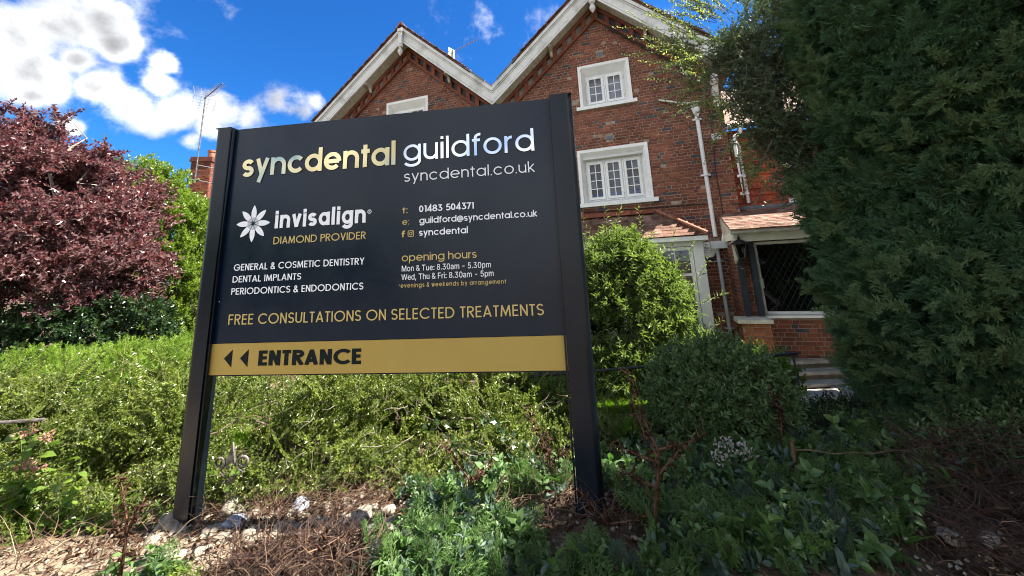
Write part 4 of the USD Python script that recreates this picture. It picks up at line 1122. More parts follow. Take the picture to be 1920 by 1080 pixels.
put_text('ENTRANCE', -2.431, -1.580, .942, .1095, .215, 'ink', .003, gap=.085, nar=.90, split='raised_word', y=PY_ - .001)
for k in (0, 1):
    m = MB(); o_ = k * .140; m.prism(Polygon([(-2.7305 + o_, .9985), (-2.6612 + o_, 1.0624), (-2.6612 + o_, .934)]), PY_ - .004, PY_ - .0012); part('arrow', m, 'ink', sign)
# flower emblem of eight petals, each with two paler inner bands
FC = (-2.587, 2.058)
for k in range(8):
    a0 = math.radians(90 + 45 * k)
    petal = Point(.085, .109).buffer(.13, 48).intersection(Point(.085, -.109).buffer(.13, 48))
    petal = affinity.scale(petal, 1.0, 1.12)
    r0 = petal.bounds[0]
    for (lo, hi), mt in (((0, .052), 'grey_print'), ((.0525, .090), 'white_print'), ((.0905, .2), 'white_print')):
        q = petal.intersection(Point(0, 0).buffer(hi, 48).difference(Point(0, 0).buffer(lo, 48)) if lo else Point(0, 0).buffer(hi, 48))
        if q.is_empty:
            continue
        q = affinity.translate(affinity.rotate(q, math.degrees(a0), origin=(0, 0)), *FC)
        m = MB()
        for g in getattr(q, 'geoms', [q]):
            m.prism(g, PY_ - .0022, PY_ - .0004)
        part('petal', m, mt, sign)
m = MB(); rg = Point(-1.551, 2.0925).buffer(.0165).difference(Point(-1.551, 2.0925).buffer(.0125)); m.prism(rg, PY_ - .002, PY_ - .0004)
g, W = glyph_shape('R', .16); m.prism(affinity.affine_transform(g, [.014, 0, 0, .014, -1.5555, 2.0855]), PY_ - .002, PY_ - .0004); part('registered_mark', m, 'white_print', sign)
# the two small social symbols
m = MB(); fs = unary_union([LineString([(.19, 0), (.19, .70)] + arc(.40, .70, .21, .18, 180, 90, 8) + [(.50, .88)]).buffer(.105, cap_style='flat', join_style='mitre'), sbox(0, .46, .48, .64)])
m.prism(affinity.affine_transform(fs, [.056, 0, 0, .052, -1.275, 1.8705]), PY_ - .002, PY_ - .0004); part('symbol', m, 'gold_print', sign)
sq = sbox(-.5, -.5, .5, .5).buffer(-.26).buffer(.26)
ig = unary_union([sq.difference(sq.buffer(-.10)), Point(0, 0).buffer(.26).difference(Point(0, 0).buffer(.165)), Point(.27, .27).buffer(.06)])
m = MB()
for g in ig.geoms:
    m.prism(affinity.affine_transform(g, [.051, 0, 0, .052, -1.199, 1.895]), PY_ - .002, PY_ - .0004)
part('symbol', m, 'gold_print', sign)
# screw heads and dust marks on the post edges
m = MB(); m.box((-2.83, .040, 1.43), (-2.824, .043, 1.436)); part('chip', m, 'white_print', sign)

# ------------------------------------------------------------------ plants
def leaf_vf(L, Wd, fold=.25, droop=.15, n=1):
    """A leaf along +y with a folded midrib: n = 1 two long triangles, n = 2 four faces."""
    h = Wd * fold
    if n == 1:
        return np.array([(0, 0, 0), (Wd / 2, L * .45, h), (0, L, -L * droop), (-Wd / 2, L * .45, h)]), np.array([(0, 1, 2), (0, 2, 3)])
    v = [(0, 0, 0), (Wd * .42, L * .28, h), (Wd * .46, L * .6, h * .8 - L * droop * .3), (0, L, -L * droop), (-Wd * .46, L * .6, h * .8 - L * droop * .3), (-Wd * .42, L * .28, h), (0, L * .45, -L * droop * .12)]
    return np.array(v), np.array([(0, 1, 6), (1, 2, 6), (2, 3, 6), (3, 4, 6), (4, 5, 6), (5, 0, 6)])


def frames(d, r):
    """Rotation matrices whose columns are (x, y = d, z), rolled at random."""
    d = d / np.linalg.norm(d, axis=-1, keepdims=True)
    ref = r.normal(size=d.shape)
    x = np.cross(d, ref); x /= np.linalg.norm(x, axis=-1, keepdims=True)
    return np.stack([x, d, np.cross(x, d)], -1)


def upframes(d, r, roll=.5):
    """As frames, but the leaf's upper side looks up, give or take."""
    d = d / np.linalg.norm(d, axis=-1, keepdims=True)
    x = np.cross(d, np.array([0, 0, 1.0]) + r.normal(size=d.shape) * roll); x /= np.linalg.norm(x, axis=-1, keepdims=True) + 1e-9
    return np.stack([x, d, np.cross(x, d)], -1)


def place_leaves(lv, lf, pos, rot, size):
    v = np.einsum('nij,kj->nki', rot, lv) * size[:, None, None] + pos[:, None]
    k = len(lv)
    return v.reshape(-1, 3), (lf[None] + (np.arange(len(pos)) * k)[:, None, None]).reshape(-1, 3)


def twig(r, L, n, ll, lw, ang=55, curve=.15, stem=.0022, nf=1, fold=.25, droop=.15, tip=True, roll=.6, flat=False, start=.12):
    """A twig along +z with n leaves: (leaf mesh, stem mesh)."""
    t = np.linspace(0, 1, 7)
    ph = r.uniform(0, 6.28)
    ax = np.stack([curve * L * t ** 2 * math.cos(ph), curve * L * t ** 2 * math.sin(ph), L * t], 1)
    s = np.linspace(start, 1, n)
    pos = np.stack([np.interp(s, t, ax[:, k]) for k in range(3)], 1)
    az = np.arange(n) * (math.pi if flat else 2.39996) + r.normal(0, .35, n)
    a = np.radians(ang + r.normal(0, 12, n)) * (1 - .45 * s ** 3)
    d = np.stack([np.sin(a) * np.cos(az), np.sin(a) * np.sin(az), np.cos(a)], 1)
    size = (1 - .35 * np.abs(s - .45)) * r.uniform(.75, 1.15, n)
    lv, lf = leaf_vf(ll, lw, fold, droop, nf)
    leaves = place_leaves(lv, lf, pos, upframes(d, r, roll), size)
    return leaves, tubevf(ax, np.linspace(stem, stem * .4, 7), 3, False)


def quat(d, r, twist=True):
    """Quaternions (w, x, y, z) that turn +z to d, after a random spin."""
    d = d / np.linalg.norm(d, axis=1, keepdims=True)
    w = 1 + d[:, 2]
    q = np.stack([w, -d[:, 1], d[:, 0], 0 * w], 1)
    q[w < 1e-4] = [0, 1, 0, 0]
    q /= np.linalg.norm(q, axis=1, keepdims=True)
    if twist:
        a = r.uniform(0, 2 * np.pi, len(d)) / 2
        c, s = np.cos(a), np.sin(a)
        q = np.stack([q[:, 0] * c - q[:, 3] * s, q[:, 1] * c + q[:, 2] * s, q[:, 2] * c - q[:, 1] * s, q[:, 0] * s + q[:, 3] * c], 1)
    return q


def scatter(name, parent, protos, pos, q, scale, r, kind='stuff', **t):
    """Many copies of a few twigs: PROTOS is a list of twigs, a twig a list of (mesh, material)."""
    pi = UsdGeom.PointInstancer.Define(stage, numbered(P(parent), name))
    base = P(pi)
    for k, meshes in enumerate(protos):
        x = UsdGeom.Xform.Define(stage, f'{base}/twig_{k:03d}')
        for j, (m, mt) in enumerate(meshes):
            usdkit.mesh(stage, f'{base}/twig_{k:03d}/{("leaves", "stem", "flower")[j]}', m, M[mt])
        pi.CreatePrototypesRel().AddTarget(x.GetPath())
    pi.CreateProtoIndicesAttr(Vt.IntArray.FromNumpy(r.integers(0, len(protos), len(pos)).astype(np.int32)))
    pi.CreatePositionsAttr(Vt.Vec3fArray.FromNumpy(np.asarray(pos, np.float32)))
    qq = np.asarray(q, np.float32)
    pi.CreateOrientationsAttr(Vt.QuathArray([Gf.Quath(float(a), float(b), float(c), float(d)) for a, b, c, d in qq]))
    sc = np.asarray(scale, np.float32)
    if sc.ndim == 1:
        sc = np.repeat(sc[:, None], 3, 1)
    pi.CreateScalesAttr(Vt.Vec3fArray.FromNumpy(sc))
    tag(pi, kind=kind, **t)
    return pi


def blob_points(r, blobs, n, shell=.5, gap=.42, gfreq=1.6, seed=0, zmin=None, low=None, power=1.6):
    """Points through the outer part of a union of ellipsoids (cx, cy, cz, rx, ry, rz), thinned by noise into clumps and gaps; and the outward direction there."""
    B = np.array(blobs, float)
    area = (B[:, 3] * B[:, 4] + B[:, 4] * B[:, 5] + B[:, 3] * B[:, 5])
    out_p, out_d, have = [], [], 0
    while have < n:
        k = r.choice(len(B), n * 2, p=area / area.sum())
        d = r.normal(size=(n * 2, 3)); d /= np.linalg.norm(d, axis=1, keepdims=True)
        rad = 1 - shell * r.random(n * 2) ** power
        p = B[k, :3] + d * B[k, 3:] * rad[:, None]
        nd = d / B[k, 3:]; nd /= np.linalg.norm(nd, axis=1, keepdims=True)
        ok = np.ones(len(p), bool)
        for j in range(len(B)):                                    # not deep inside another lobe
            e = np.linalg.norm((p - B[j, :3]) / B[j, 3:], axis=1)
            ok &= (e > 1 - shell * .95) | (k == j)
        ok &= meshkit.fbm(p * gfreq + 17.3 * seed, 3, seed) > gap * r.uniform(.75, 1.12, len(p))
        if zmin is not None:
            ok &= p[:, 2] > (zmin(p[:, 0], p[:, 1]) if callable(zmin) else zmin)
        out_p.append(p[ok]); out_d.append(nd[ok]); have += int(ok.sum())
    return np.vstack(out_p)[:n], np.vstack(out_d)[:n]


def grow(r, nd, out=.7, up=.5, rnd=.45):
    d = nd * out + np.array([0, 0, up]) + r.normal(size=nd.shape) * rnd
    return d / np.linalg.norm(d, axis=1, keepdims=True)


def limbs(r, base, tips, r0, r1, bend=.12, sides=7):
    """Limbs from one base to several tips."""
    m = MB()
    for t in tips:
        b, t = np.asarray(base, float), np.asarray(t, float)
        s = np.linspace(0, 1, 8)[:, None]
        w = r.normal(0, bend, (8, 3)) * np.sin(s * np.pi) * np.linalg.norm(t - b)
        m.tube(b + (t - b) * s + w * .5 + np.array([0, 0, .12]) * np.sin(s * np.pi) * np.linalg.norm(t - b) * .5, np.linspace(r0, r1, 8), sides)
    return m


def shrub(name, label, cat, blobs, leafmat, n, tw, seed, stems=None, group=None, stemmat='bark', crown='foliage', shell=.5, gap=.42, gfreq=1.6, grow_args={}, size=(.7, 1.25), zmin=None, nproto=4, power=1.6):
    r = np.random.default_rng(seed)
    o = thing(name, label, cat, group=group)
    protos = []
    for k in range(nproto):
        lv, st = twig(r, **tw)
        protos.append([(lv, leafmat), (st, stemmat)])
    p, nd = blob_points(r, blobs, n, shell, gap, gfreq, seed, zmin, power=power)
    d = grow(r, nd, **grow_args)
    L = tw['L']
    scatter(crown, o, protos, p - d * L * .55, quat(d, r), r.uniform(*size, n), r)
    for (nm, base, tips, r0, r1) in (stems or []):
        part(nm, limbs(r, base, tips, r0, r1), stemmat, o, smooth=60)
    return o


GZ = lambda off=0.0: (lambda x, y: gz(x, y) + off)

# low hedge on the bank behind the sign: a rough, small-leaved mound
r_ = np.random.default_rng(31)
hb = []
for x in np.arange(-6.6, 1.0, .47):
    zt = np.interp(x, [-6.6, -5.3, -3.4, -1.5, 0.2, .5, .8, 1.1], [.68, .68, .72, .72, .60, .34, .14, .06]) + r_.normal(0, .09)
    for y, f in ((4.02, .90), (4.55, 1.0), (5.1, .80)):
        zc = gz(x, y) + .02
        hb.append((x + r_.normal(0, .08), y + r_.normal(0, .07), zc + .05, .36, .38, max(zt * f + (-.10 if y > 4.9 else 0) - zc - .05, .2)))
hedge = shrub('hedge', 'low rough small-leaved hedge spreading under the sign board', 'hedge', hb, 'leaf_coto', 10500, dict(L=.17, n=24, ll=.030, lw=.022, ang=72, curve=.55, roll=.45, stem=.0018), 41,
      [('stem', (-4.6, 4.4, -.2), [(-5.6, 3.7, .35), (-5.0, 4.2, .5), (-4.1, 3.7, .3), (-3.6, 4.5, .45)], .016, .004), ('stem', (-2.2, 4.3, -.1), [(-3.0, 3.75, .3), (-1.6, 3.75, .32), (-1.3, 4.3, .4)], .016, .004), ('stem', (-.1, 4.3, -.1), [(.6, 3.8, .2), (-.9, 3.75, .35), (.3, 4.4, .3)], .014, .004)],
      stemmat='bark', shell=.55, gap=.61, gfreq=2.0, grow_args=dict(out=.5, up=.05, rnd=.6), zmin=GZ(.0), nproto=5)
rh = np.random.default_rng(411)
p_, nd_ = blob_points(rh, hb, 900, .18, .40, 1.5, 9, GZ(.05))
p_, nd_ = p_[nd_[:, 2] > -.15], nd_[nd_[:, 2] > -.15]
pr_ = [[(a, 'leaf_coto'), (b, 'bark')] for a, b in (twig(rh, .42, 56, .030, .021, 78, .55, .003, flat=True, roll=.25), twig(rh, .34, 46, .028, .020, 78, .65, .003, flat=True, roll=.25))]
scatter('arching_shoots', hedge, pr_, p_ - nd_ * .12, quat(grow(rh, nd_, .65, .30, .55), rh), rh.uniform(.7, 1.25, len(p_)), rh)
# trailing skirts of the hedge over the edge of the bed
hs = [(x, 3.62 + r_.normal(0, .06), gz(x, 3.6) + .05, .34, .22, .16 + r_.uniform(0, .12)) for x in np.arange(-5.2, .7, .36)]
shrub('trailing_shrub', 'small-leaved shrub trailing along the front foot of the hedge', 'shrub', hs, 'leaf_coto', 2600, dict(L=.17, n=22, ll=.028, lw=.020, ang=72, curve=.5, roll=.45, stem=.0018), 42, shell=.8, gap=.47, gfreq=3.2, grow_args=dict(out=.6, up=.3, rnd=.6), zmin=GZ(.0), stemmat='pale_bark')

# yellow-green clipped mound
yb = [(-4.95, 6.2, -.25, .95, 1.0, 1.08), (-6.1, 6.25, -.30, 1.0, 1.0, 1.05), (-7.2, 6.1, -.35, 1.0, 1.0, 1.08), (-8.5, 6.1, -.40, 1.1, 1.0, 1.05), (-9.8, 6.2, -.45, 1.1, 1.0, 1.05)]
shrub('clipped_mound', 'bright yellow-green clipped evergreen mound below the purple tree', 'shrub', yb, 'leaf_yew', 6500, dict(L=.17, n=34, ll=.034, lw=.009, ang=62, curve=.2, flat=True, roll=.3), 43, shell=.14, gap=.30, gfreq=2.2, grow_args=dict(out=.5, up=.45, rnd=.5), zmin=GZ(.0))

# purple-leaved plum
pb = [(-11.2, 9.2, 3.3, 2.3, 2.0, 1.7), (-9.7, 8.6, 2.5, 1.2, 1.2, 1.2), (-8.35, 8.4, 1.85, .75, .9, .70), (-12.2, 8.8, 3.2, 1.8, 1.5, 2.0), (-11.6, 9.0, 4.3, 1.4, 1.3, 1.0), (-10.5, 8.8, 3.9, .9, .9, .9), (-13.0, 9.0, 4.6, 1.2, 1.1, 1.0), (-10.2, 8.0, 1.9, 1.3, .9, .7), (-11.8, 8.0, 1.8, 1.4, .9, .8), (-9.0, 8.2, 1.45, .8, .7, .5)]
pb += [(-9.75, 8.7, 4.95, .16, .2, .62), (-9.95, 8.8, 4.4, .3, .3, .5), (-10.65, 8.9, 5.3, .2, .2, .55), (-11.2, 8.9, 5.3, .28, .3, .6), (-11.9, 8.9, 5.4, .3, .3, .6), (-9.3, 8.6, 3.9, .28, .3, .5), (-12.6, 9, 5.55, .35, .35, .65), (-8.7, 8.5, 3.0, .3, .3, .45)]
shrub('purple_plum_tree', 'purple-leaved plum tree with a broad ragged crown at the left', 'tree', pb, 'leaf_plum', 5000, dict(L=.46, n=20, ll=.105, lw=.064, ang=60, curve=.4, stem=.004, droop=.3, roll=1.3), 44,
      [('trunk', (-10.4, 9.3, -.7), [(-10.5, 9.3, 1.4)], .16, .11), ('branch', (-10.5, 9.3, 1.2), [(-8.4, 8.3, 2.4), (-9.4, 8.5, 3.9), (-9.75, 8.7, 5.2), (-10.9, 8.9, 5.7), (-10.2, 7.7, 3.2), (-11.2, 7.6, 3.6), (-12.2, 8.9, 4.9), (-11.9, 8.2, 3.2), (-10.0, 8.0, 2.8), (-9.0, 8.0, 2.0)], .055, .008)],
      crown='crown', stemmat='pale_bark', shell=.65, gap=.53, gfreq=1.25, grow_args=dict(out=.6, up=.1, rnd=.5))
# dark ivy bank below it
ib = [(x, 8.0 + .1 * math.sin(x * 3), .1, .8, .6, 1.25 + .1 * math.sin(x * 2)) for x in np.arange(-13.2, -7.0, .7)]
shrub('ivy_bank', 'dark glossy ivy growing in the shade under the purple tree', 'ivy', ib, 'leaf_ivy', 3000, dict(L=.26, n=18, ll=.07, lw=.06, ang=70, curve=.2, droop=.2), 45, shell=.35, gap=.36, gfreq=2, grow_args=dict(out=.7, up=.3, rnd=.4), zmin=GZ(0))

# bright green bay laurel behind
lb = [(-10.2, 11.2, 2.0, 1.5, 1.2, 2.4), (-9.6, 11.0, 1.2, 1.2, 1.1, 1.7), (-10.6, 11.2, 3.9, 1.0, .9, 1.2), (-11.4, 11.3, 4.3, .8, .8, 1.2), (-9.75, 11.1, 3.2, .8, .8, 1.0), (-9.2, 11.0, .2, 1.1, 1.0, .95), (-11.9, 11.5, 3.0, 1.2, 1.2, 2.0)]
shrub('laurel_tree', 'bright green laurel tree between the purple tree and the sign post', 'tree', lb, 'leaf_laurel', 5200, dict(L=.36, n=22, ll=.10, lw=.042, ang=48, curve=.2, stem=.004), 46,
      [('trunk', (-10.2, 11.3, -.7), [(-10.2, 11.2, 2.6)], .12, .05), ('branch', (-10.2, 11.2, 1.4), [(-9.5, 11, 3.2), (-10.8, 11.2, 4.4), (-9.3, 11, 2.2), (-11.3, 11.2, 4.4)], .045, .008)], crown='crown', shell=.5, gap=.42, gfreq=1.4, grow_args=dict(out=.6, up=.55, rnd=.4))

# butterfly bush before the bay window
db = [(2.0, 7.6, .75, .95, .7, 1.35), (2.7, 7.4, .15, .55, .5, .85), (1.45, 7.7, .6, .7, .7, 1.4), (2.1, 7.5, 1.5, .62, .5, .62), (1.8, 7.4, -.1, .8, .6, .8), (2.85, 7.5, .85, .36, .36, .5)]
budd = shrub('butterfly_bush', 'tall leafy green bush growing in front of the bay window', 'bush', db, 'leaf_budd', 3300, dict(L=.42, n=20, ll=.115, lw=.030, ang=58, curve=.3, stem=.004, droop=.35, fold=.2), 47,
             [('stem', (2.1, 7.7, -.65), [(1.4, 7.6, 1.6), (2.0, 7.5, 1.9), (2.6, 7.4, 1.7), (3.1, 7.4, 1.0), (1.9, 7.3, .9)], .025, .006)], shell=.55, gap=.44, gfreq=2.0, grow_args=dict(out=.55, up=.55, rnd=.4), zmin=GZ(.02))
rb = np.random.default_rng(5)
sprs = []
for x, y, z, dx, dy, dz in ((1.55, 7.5, 1.75, -.1, -.1, .7), (1.95, 7.5, 1.95, .05, 0, .65), (2.45, 7.5, 1.9, .05, 0, .60), (2.85, 7.4, 1.55, .25, -.1, .5), (3.25, 7.4, 1.05, .3, -.1, .45), (3.3, 7.35, .75, .35, -.1, .25), (2.2, 7.2, .75, -.5, -.35, .3), (3.25, 7.4, .25, .35, -.15, .2), (1.3, 7.5, 1.6, -.2, -.1, .4), (2.65, 7.1, .4, -.3, -.3, .1), (3.15, 7.35, 1.3, .12, 0, .5), (1.75, 7.3, 1.9, .1, -.1, .6)):
    d = np.array([dx, dy, dz]); L = np.linalg.norm(d)
    lv, st = twig(rb, L * 1.15, 18, .11, .027, 62, .2, .005, 2, .2, .3)
    Rm = frames(d[None], rb)[0][:, [0, 2, 1]]; Rm[:, 0] *= np.sign(np.linalg.det(Rm))
    sprs.append((lv[0] @ Rm.T + [x, y, z], lv[1], st[0] @ Rm.T + [x, y, z], st[1]))
for a, b, c_, d_ in sprs:
    s_ = part('shoot', (a, b), 'leaf_budd', budd); part('shoot_stem', (c_, d_), 'bark', s_)

# rounded privet on the bank, right of the sign
shrub('round_bush', 'rounded grey-green bush beside the right sign post', 'bush', [(1.82, 3.95, .30, .54, .54, .50), (1.58, 3.9, .20, .36, .42, .46), (2.06, 3.95, .15, .38, .42, .46), (1.75, 3.9, -.02, .48, .42, .35)], 'leaf_privet', 3400, dict(L=.22, n=19, ll=.050, lw=.025, ang=54, curve=.35, stem=.003), 48,
      [('stem', (1.75, 3.95, -.25), [(1.3, 3.8, .4), (1.6, 3.7, .55), (1.9, 3.8, .6), (2.2, 3.9, .5), (1.75, 4.1, .6), (2.3, 3.7, .2), (1.4, 3.7, .1)], .015, .004)], shell=.6, gap=.43, gfreq=3.2, grow_args=dict(out=.6, up=.40, rnd=.5), zmin=GZ(.06))
shrub('small_bush', 'small sunlit yellow-green bush beside the stone steps', 'bush', [(3.35, 5.75, -.15, .42, .42, .50), (3.2, 5.6, -.35, .45, .4, .4)], 'leaf_bright', 900, dict(L=.20, n=20, ll=.045, lw=.022, ang=55, curve=.3), 49, shell=.7, gap=.42, gfreq=3, zmin=GZ(0))
shrub('low_shrub', 'low sunlit shrub between the sign post and the rounded bush', 'shrub', [(.85, 4.0, -.10, .32, .3, .16)], 'leaf_coto', 500, dict(L=.18, n=26, ll=.024, lw=.014, ang=60, curve=.3), 50, shell=.8, gap=.44, gfreq=3, zmin=GZ(0))
shrub('lawn_edge_plants', 'mixed leafy plants at the foot of the butterfly bush', 'plants', [(1.0, 7.3, -.6, .6, .3, .26), (1.7, 7.2, -.6, .6, .25, .22), (2.4, 7.0, -.6, .6, .3, .24), (3.0, 6.9, -.5, .4, .3, .3)], 'leaf_weed', 900, dict(L=.2, n=14, ll=.08, lw=.035, ang=60, curve=.3), 51, shell=.8, gap=.40, gfreq=2, zmin=GZ(0))

# conifers: drooping feathery sprays round a column
def spray(r, L=.24, n=9, mt='leaf_conifer'):
    """A feathery conifer tuft along +z, its tip nodding."""
    lv, lf = leaf_vf(1, .20, .2, .1)
    pos, d, sz = [], [], []
    nod = r.uniform(.10, .45) * L
    for k in range(n):
        s = .05 + .95 * k / (n - 1)
        for sg in range(3):
            az = k * 2.1 + sg * 2.094 + r.normal(0, .3)
            a = math.radians(52 - 20 * s) + r.normal(0, .12)
            ln = L * .46 * (1 - .66 * s) * r.uniform(.7, 1.25)
            p0 = np.array([0, nod * s * s, L * s]); dd = np.array([math.sin(a) * math.cos(az), math.sin(a) * math.sin(az) * .6, math.cos(a)])
            for q in (.0, .36, .7):
                for sg2 in (-1, 0, 1):
                    e = dd + r.normal(0, .16, 3) + sg2 * .75 * np.array([-dd[2], r.normal(0, .5), dd[0]])
                    pos.append(p0 + dd * ln * q); d.append(e); sz.append(ln * (.44 if sg2 else .52) * r.uniform(.8, 1.2) + .010)
    v, f = place_leaves(lv, lf, np.array(pos), frames(np.array(d, float), r), np.array(sz))
    return [((v, f), mt), (tubevf([(0, 0, 0), (0, nod * .25, L * .5), (0, nod, L)], [.004, .003, .001], 3, False), 'bark')]


def conifer(label, x, y, rad, h, n, seed, group=None, droop=0.0):
    r = np.random.default_rng(seed)
    z0 = float(gz(x, y)) - .05
    o = thing('conifer', label, 'conifer', group=group)
    part('trunk', MB().tube([(x, y, z0 - .2), (x + .05, y, z0 + h * .5), (x, y, z0 + h * .96)], [.16, .1, .02], 8), 'bark', o)
    t = r.random(n * 3) ** 1.05
    az = r.uniform(0, 2 * np.pi, n * 3)
    lump = meshkit.fbm(np.stack([np.cos(az) * 1.7, np.sin(az) * 1.7, t * h * .95], 1) + seed, 3, seed)
    prof = np.minimum(1.0, .96 + .8 * t) * np.sqrt(np.clip(1 - t ** 3.2, 0.0, 1))
    R_ = rad * prof * (.58 + .88 * lump) * (1 - .40 * r.random(n * 3) ** 2.4)
    p = np.stack([x + R_ * np.cos(az), y + R_ * np.sin(az), z0 - .02 + t * h], 1)
    keep = (meshkit.fbm(p * 1.9 + seed, 3, seed + 3) > .42 * r.uniform(.7, 1.15, len(p)))
    p, az = p[keep][:n], az[keep][:n]
    d = np.stack([np.cos(az), np.sin(az), np.full(len(p), .05)], 1) + r.normal(0, .55, (len(p), 3)) + np.array([0, 0, .10 + droop]) + .9 * (meshkit.fbm(p * 1.3 + 40, 2, 4)[:, None] - .5) * np.array([1.0, 1.0, 1.6])
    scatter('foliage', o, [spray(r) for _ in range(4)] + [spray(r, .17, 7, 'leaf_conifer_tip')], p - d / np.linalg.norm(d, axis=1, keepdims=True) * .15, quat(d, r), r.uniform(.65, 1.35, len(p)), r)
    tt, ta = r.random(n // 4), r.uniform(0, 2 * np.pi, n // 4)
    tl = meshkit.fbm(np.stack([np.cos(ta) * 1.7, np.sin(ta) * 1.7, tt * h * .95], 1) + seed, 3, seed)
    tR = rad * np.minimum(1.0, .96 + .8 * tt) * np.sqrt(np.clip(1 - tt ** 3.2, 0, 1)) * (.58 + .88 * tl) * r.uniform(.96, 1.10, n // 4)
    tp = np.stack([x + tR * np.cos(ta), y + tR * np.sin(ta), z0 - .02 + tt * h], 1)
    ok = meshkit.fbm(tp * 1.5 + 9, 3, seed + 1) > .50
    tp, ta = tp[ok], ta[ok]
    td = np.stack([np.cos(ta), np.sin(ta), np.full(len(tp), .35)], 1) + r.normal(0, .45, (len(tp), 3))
    scatter('young_shoots', o, [spray(r, .17, 7, 'leaf_conifer_tip') for _ in range(3)], tp, quat(td, r), r.uniform(.6, 1.3, len(tp)), r)  # paler outer sprays stand in for sunlit highlights the sun does not reach
    # inner wood that closes the middle of the column
    m = MB()
    for k in range(70):
        zz = z0 + .25 + (h - .7) * k / 70; a = k * 2.4
        m.tube([(x, y, zz), (x + rad * .8 * math.cos(a) * (1 - (k / 70) ** 3), y + rad * .8 * math.sin(a) * (1 - (k / 70) ** 3), zz + .12)], [.02, .005], 5)
    part('branch', m, 'bark', o, kind='stuff')
    return o


conifer('huge dark green conifer filling the right side of the view', 4.45, 3.72, 1.12, 5.7, 14500, 61)
conifer('second dark conifer at the far right edge behind the huge one', 6.9, 4.3, 1.5, 7.0, 3600, 62)
conifer('fourth dark conifer, added out of view beside the viewer to shade the road', 5.6, -.6, 1.3, 7.6, 1800, 64)  # unseen tree, added so that its shadow darkens the road
conifer('third dark conifer of the row beside the road on the right', 5.4, 1.9, 1.35, 7.8, 3000, 63)

# arching shrub that leans out before the house at upper right: pale, sunlit sprays at its tips
ab = [(3.75, 4.75, 3.6, .62, .55, .9), (3.55, 4.75, 4.35, .68, .55, .65), (3.1, 4.75, 4.35, .36, .35, .36), (3.72, 4.7, 2.7, .32, .4, .5), (4.0, 4.8, 4.9, .8, .65, .7), (3.2, 4.75, 3.7, .32, .32, .34), (3.4, 4.7, 3.2, .36, .36, .5), (3.62, 4.65, 2.45, .28, .3, .35)]
arch = shrub('arching_tree', 'tall small-leaved tree leaning over the house corner with pale sunlit tips', 'tree', ab, 'leaf_arch', 2500, dict(L=.34, n=22, ll=.052, lw=.021, ang=48, curve=.35, stem=.003, droop=.25), 52,
             [('trunk', (4.6, 5.2, -.6), [(4.05, 5.0, 2.6)], .07, .045), ('branch', (4.05, 5.0, 2.5), [(3.0, 4.7, 3.3), (2.7, 4.7, 4.0), (3.1, 4.7, 4.7), (3.6, 4.7, 4.9), (3.3, 4.6, 2.9)], .03, .006)], stemmat='pale_bark', shell=.7, gap=.46, gfreq=2.4, grow_args=dict(out=.55, up=.15, rnd=.5))
ra_ = np.random.default_rng(9)
for x, y, z, tx, ty, tz, nn in ((2.75, 4.7, 4.35, 1.95, 4.55, 4.30, 30), (2.7, 4.7, 4.15, 1.88, 4.5, 3.98, 30), (2.8, 4.7, 3.95, 2.05, 4.5, 3.62, 28), (2.8, 4.7, 4.6, 2.05, 4.55, 4.85, 32), (2.9, 4.7, 4.75, 2.25, 4.55, 5.25, 30), (2.8, 4.7, 3.7, 2.2, 4.5, 3.36, 26), (2.85, 4.7, 3.5, 2.4, 4.5, 3.42, 20), (2.9, 4.75, 4.9, 2.5, 4.6, 5.35, 26), (2.75, 4.7, 4.2, 2.25, 4.6, 4.55, 24), (2.9, 4.7, 3.25, 2.6, 4.5, 2.95, 20), (3.0, 4.7, 3.0, 2.75, 4.5, 2.62, 20), (2.6, 4.7, 4.4, 2.1, 4.6, 4.55, 24), (2.6, 4.65, 4.1, 2.1, 4.5, 4.15, 24), (3.1, 4.6, 2.75, 2.85, 4.45, 2.35, 18), (2.7, 4.7, 3.9, 2.35, 4.55, 3.75, 22), (3.05, 4.7, 4.95, 2.75, 4.6, 5.5, 24)):
    for rep in range(9):
        a_ = np.array([x, y, z]) + ra_.normal(0, .10, 3) * (rep > 0); b_ = np.array([tx, ty, tz]) * (1 - .04 * rep) + np.array([x, y, z]) * .04 * rep + ra_.normal(0, .14, 3) * (rep > 0)
        d = b_ - a_; d = d * np.array([1.28, 1, 1.0]); L = np.linalg.norm(d)
        lv, st = twig(ra_, L, nn + 8, .046, .022, 58, .12, .005, 2, .2, .25, roll=.9)
        Rm = frames(d[None], ra_)[0][:, [0, 2, 1]]; Rm[:, 0] *= np.sign(np.linalg.det(Rm))
        s_ = part('spray', (lv[0] @ Rm.T + a_, lv[1]), 'leaf_pale' if rep < 6 else 'leaf_arch', arch); part('spray_stem', (st[0] @ Rm.T + a_, st[1]), 'pale_bark', s_)

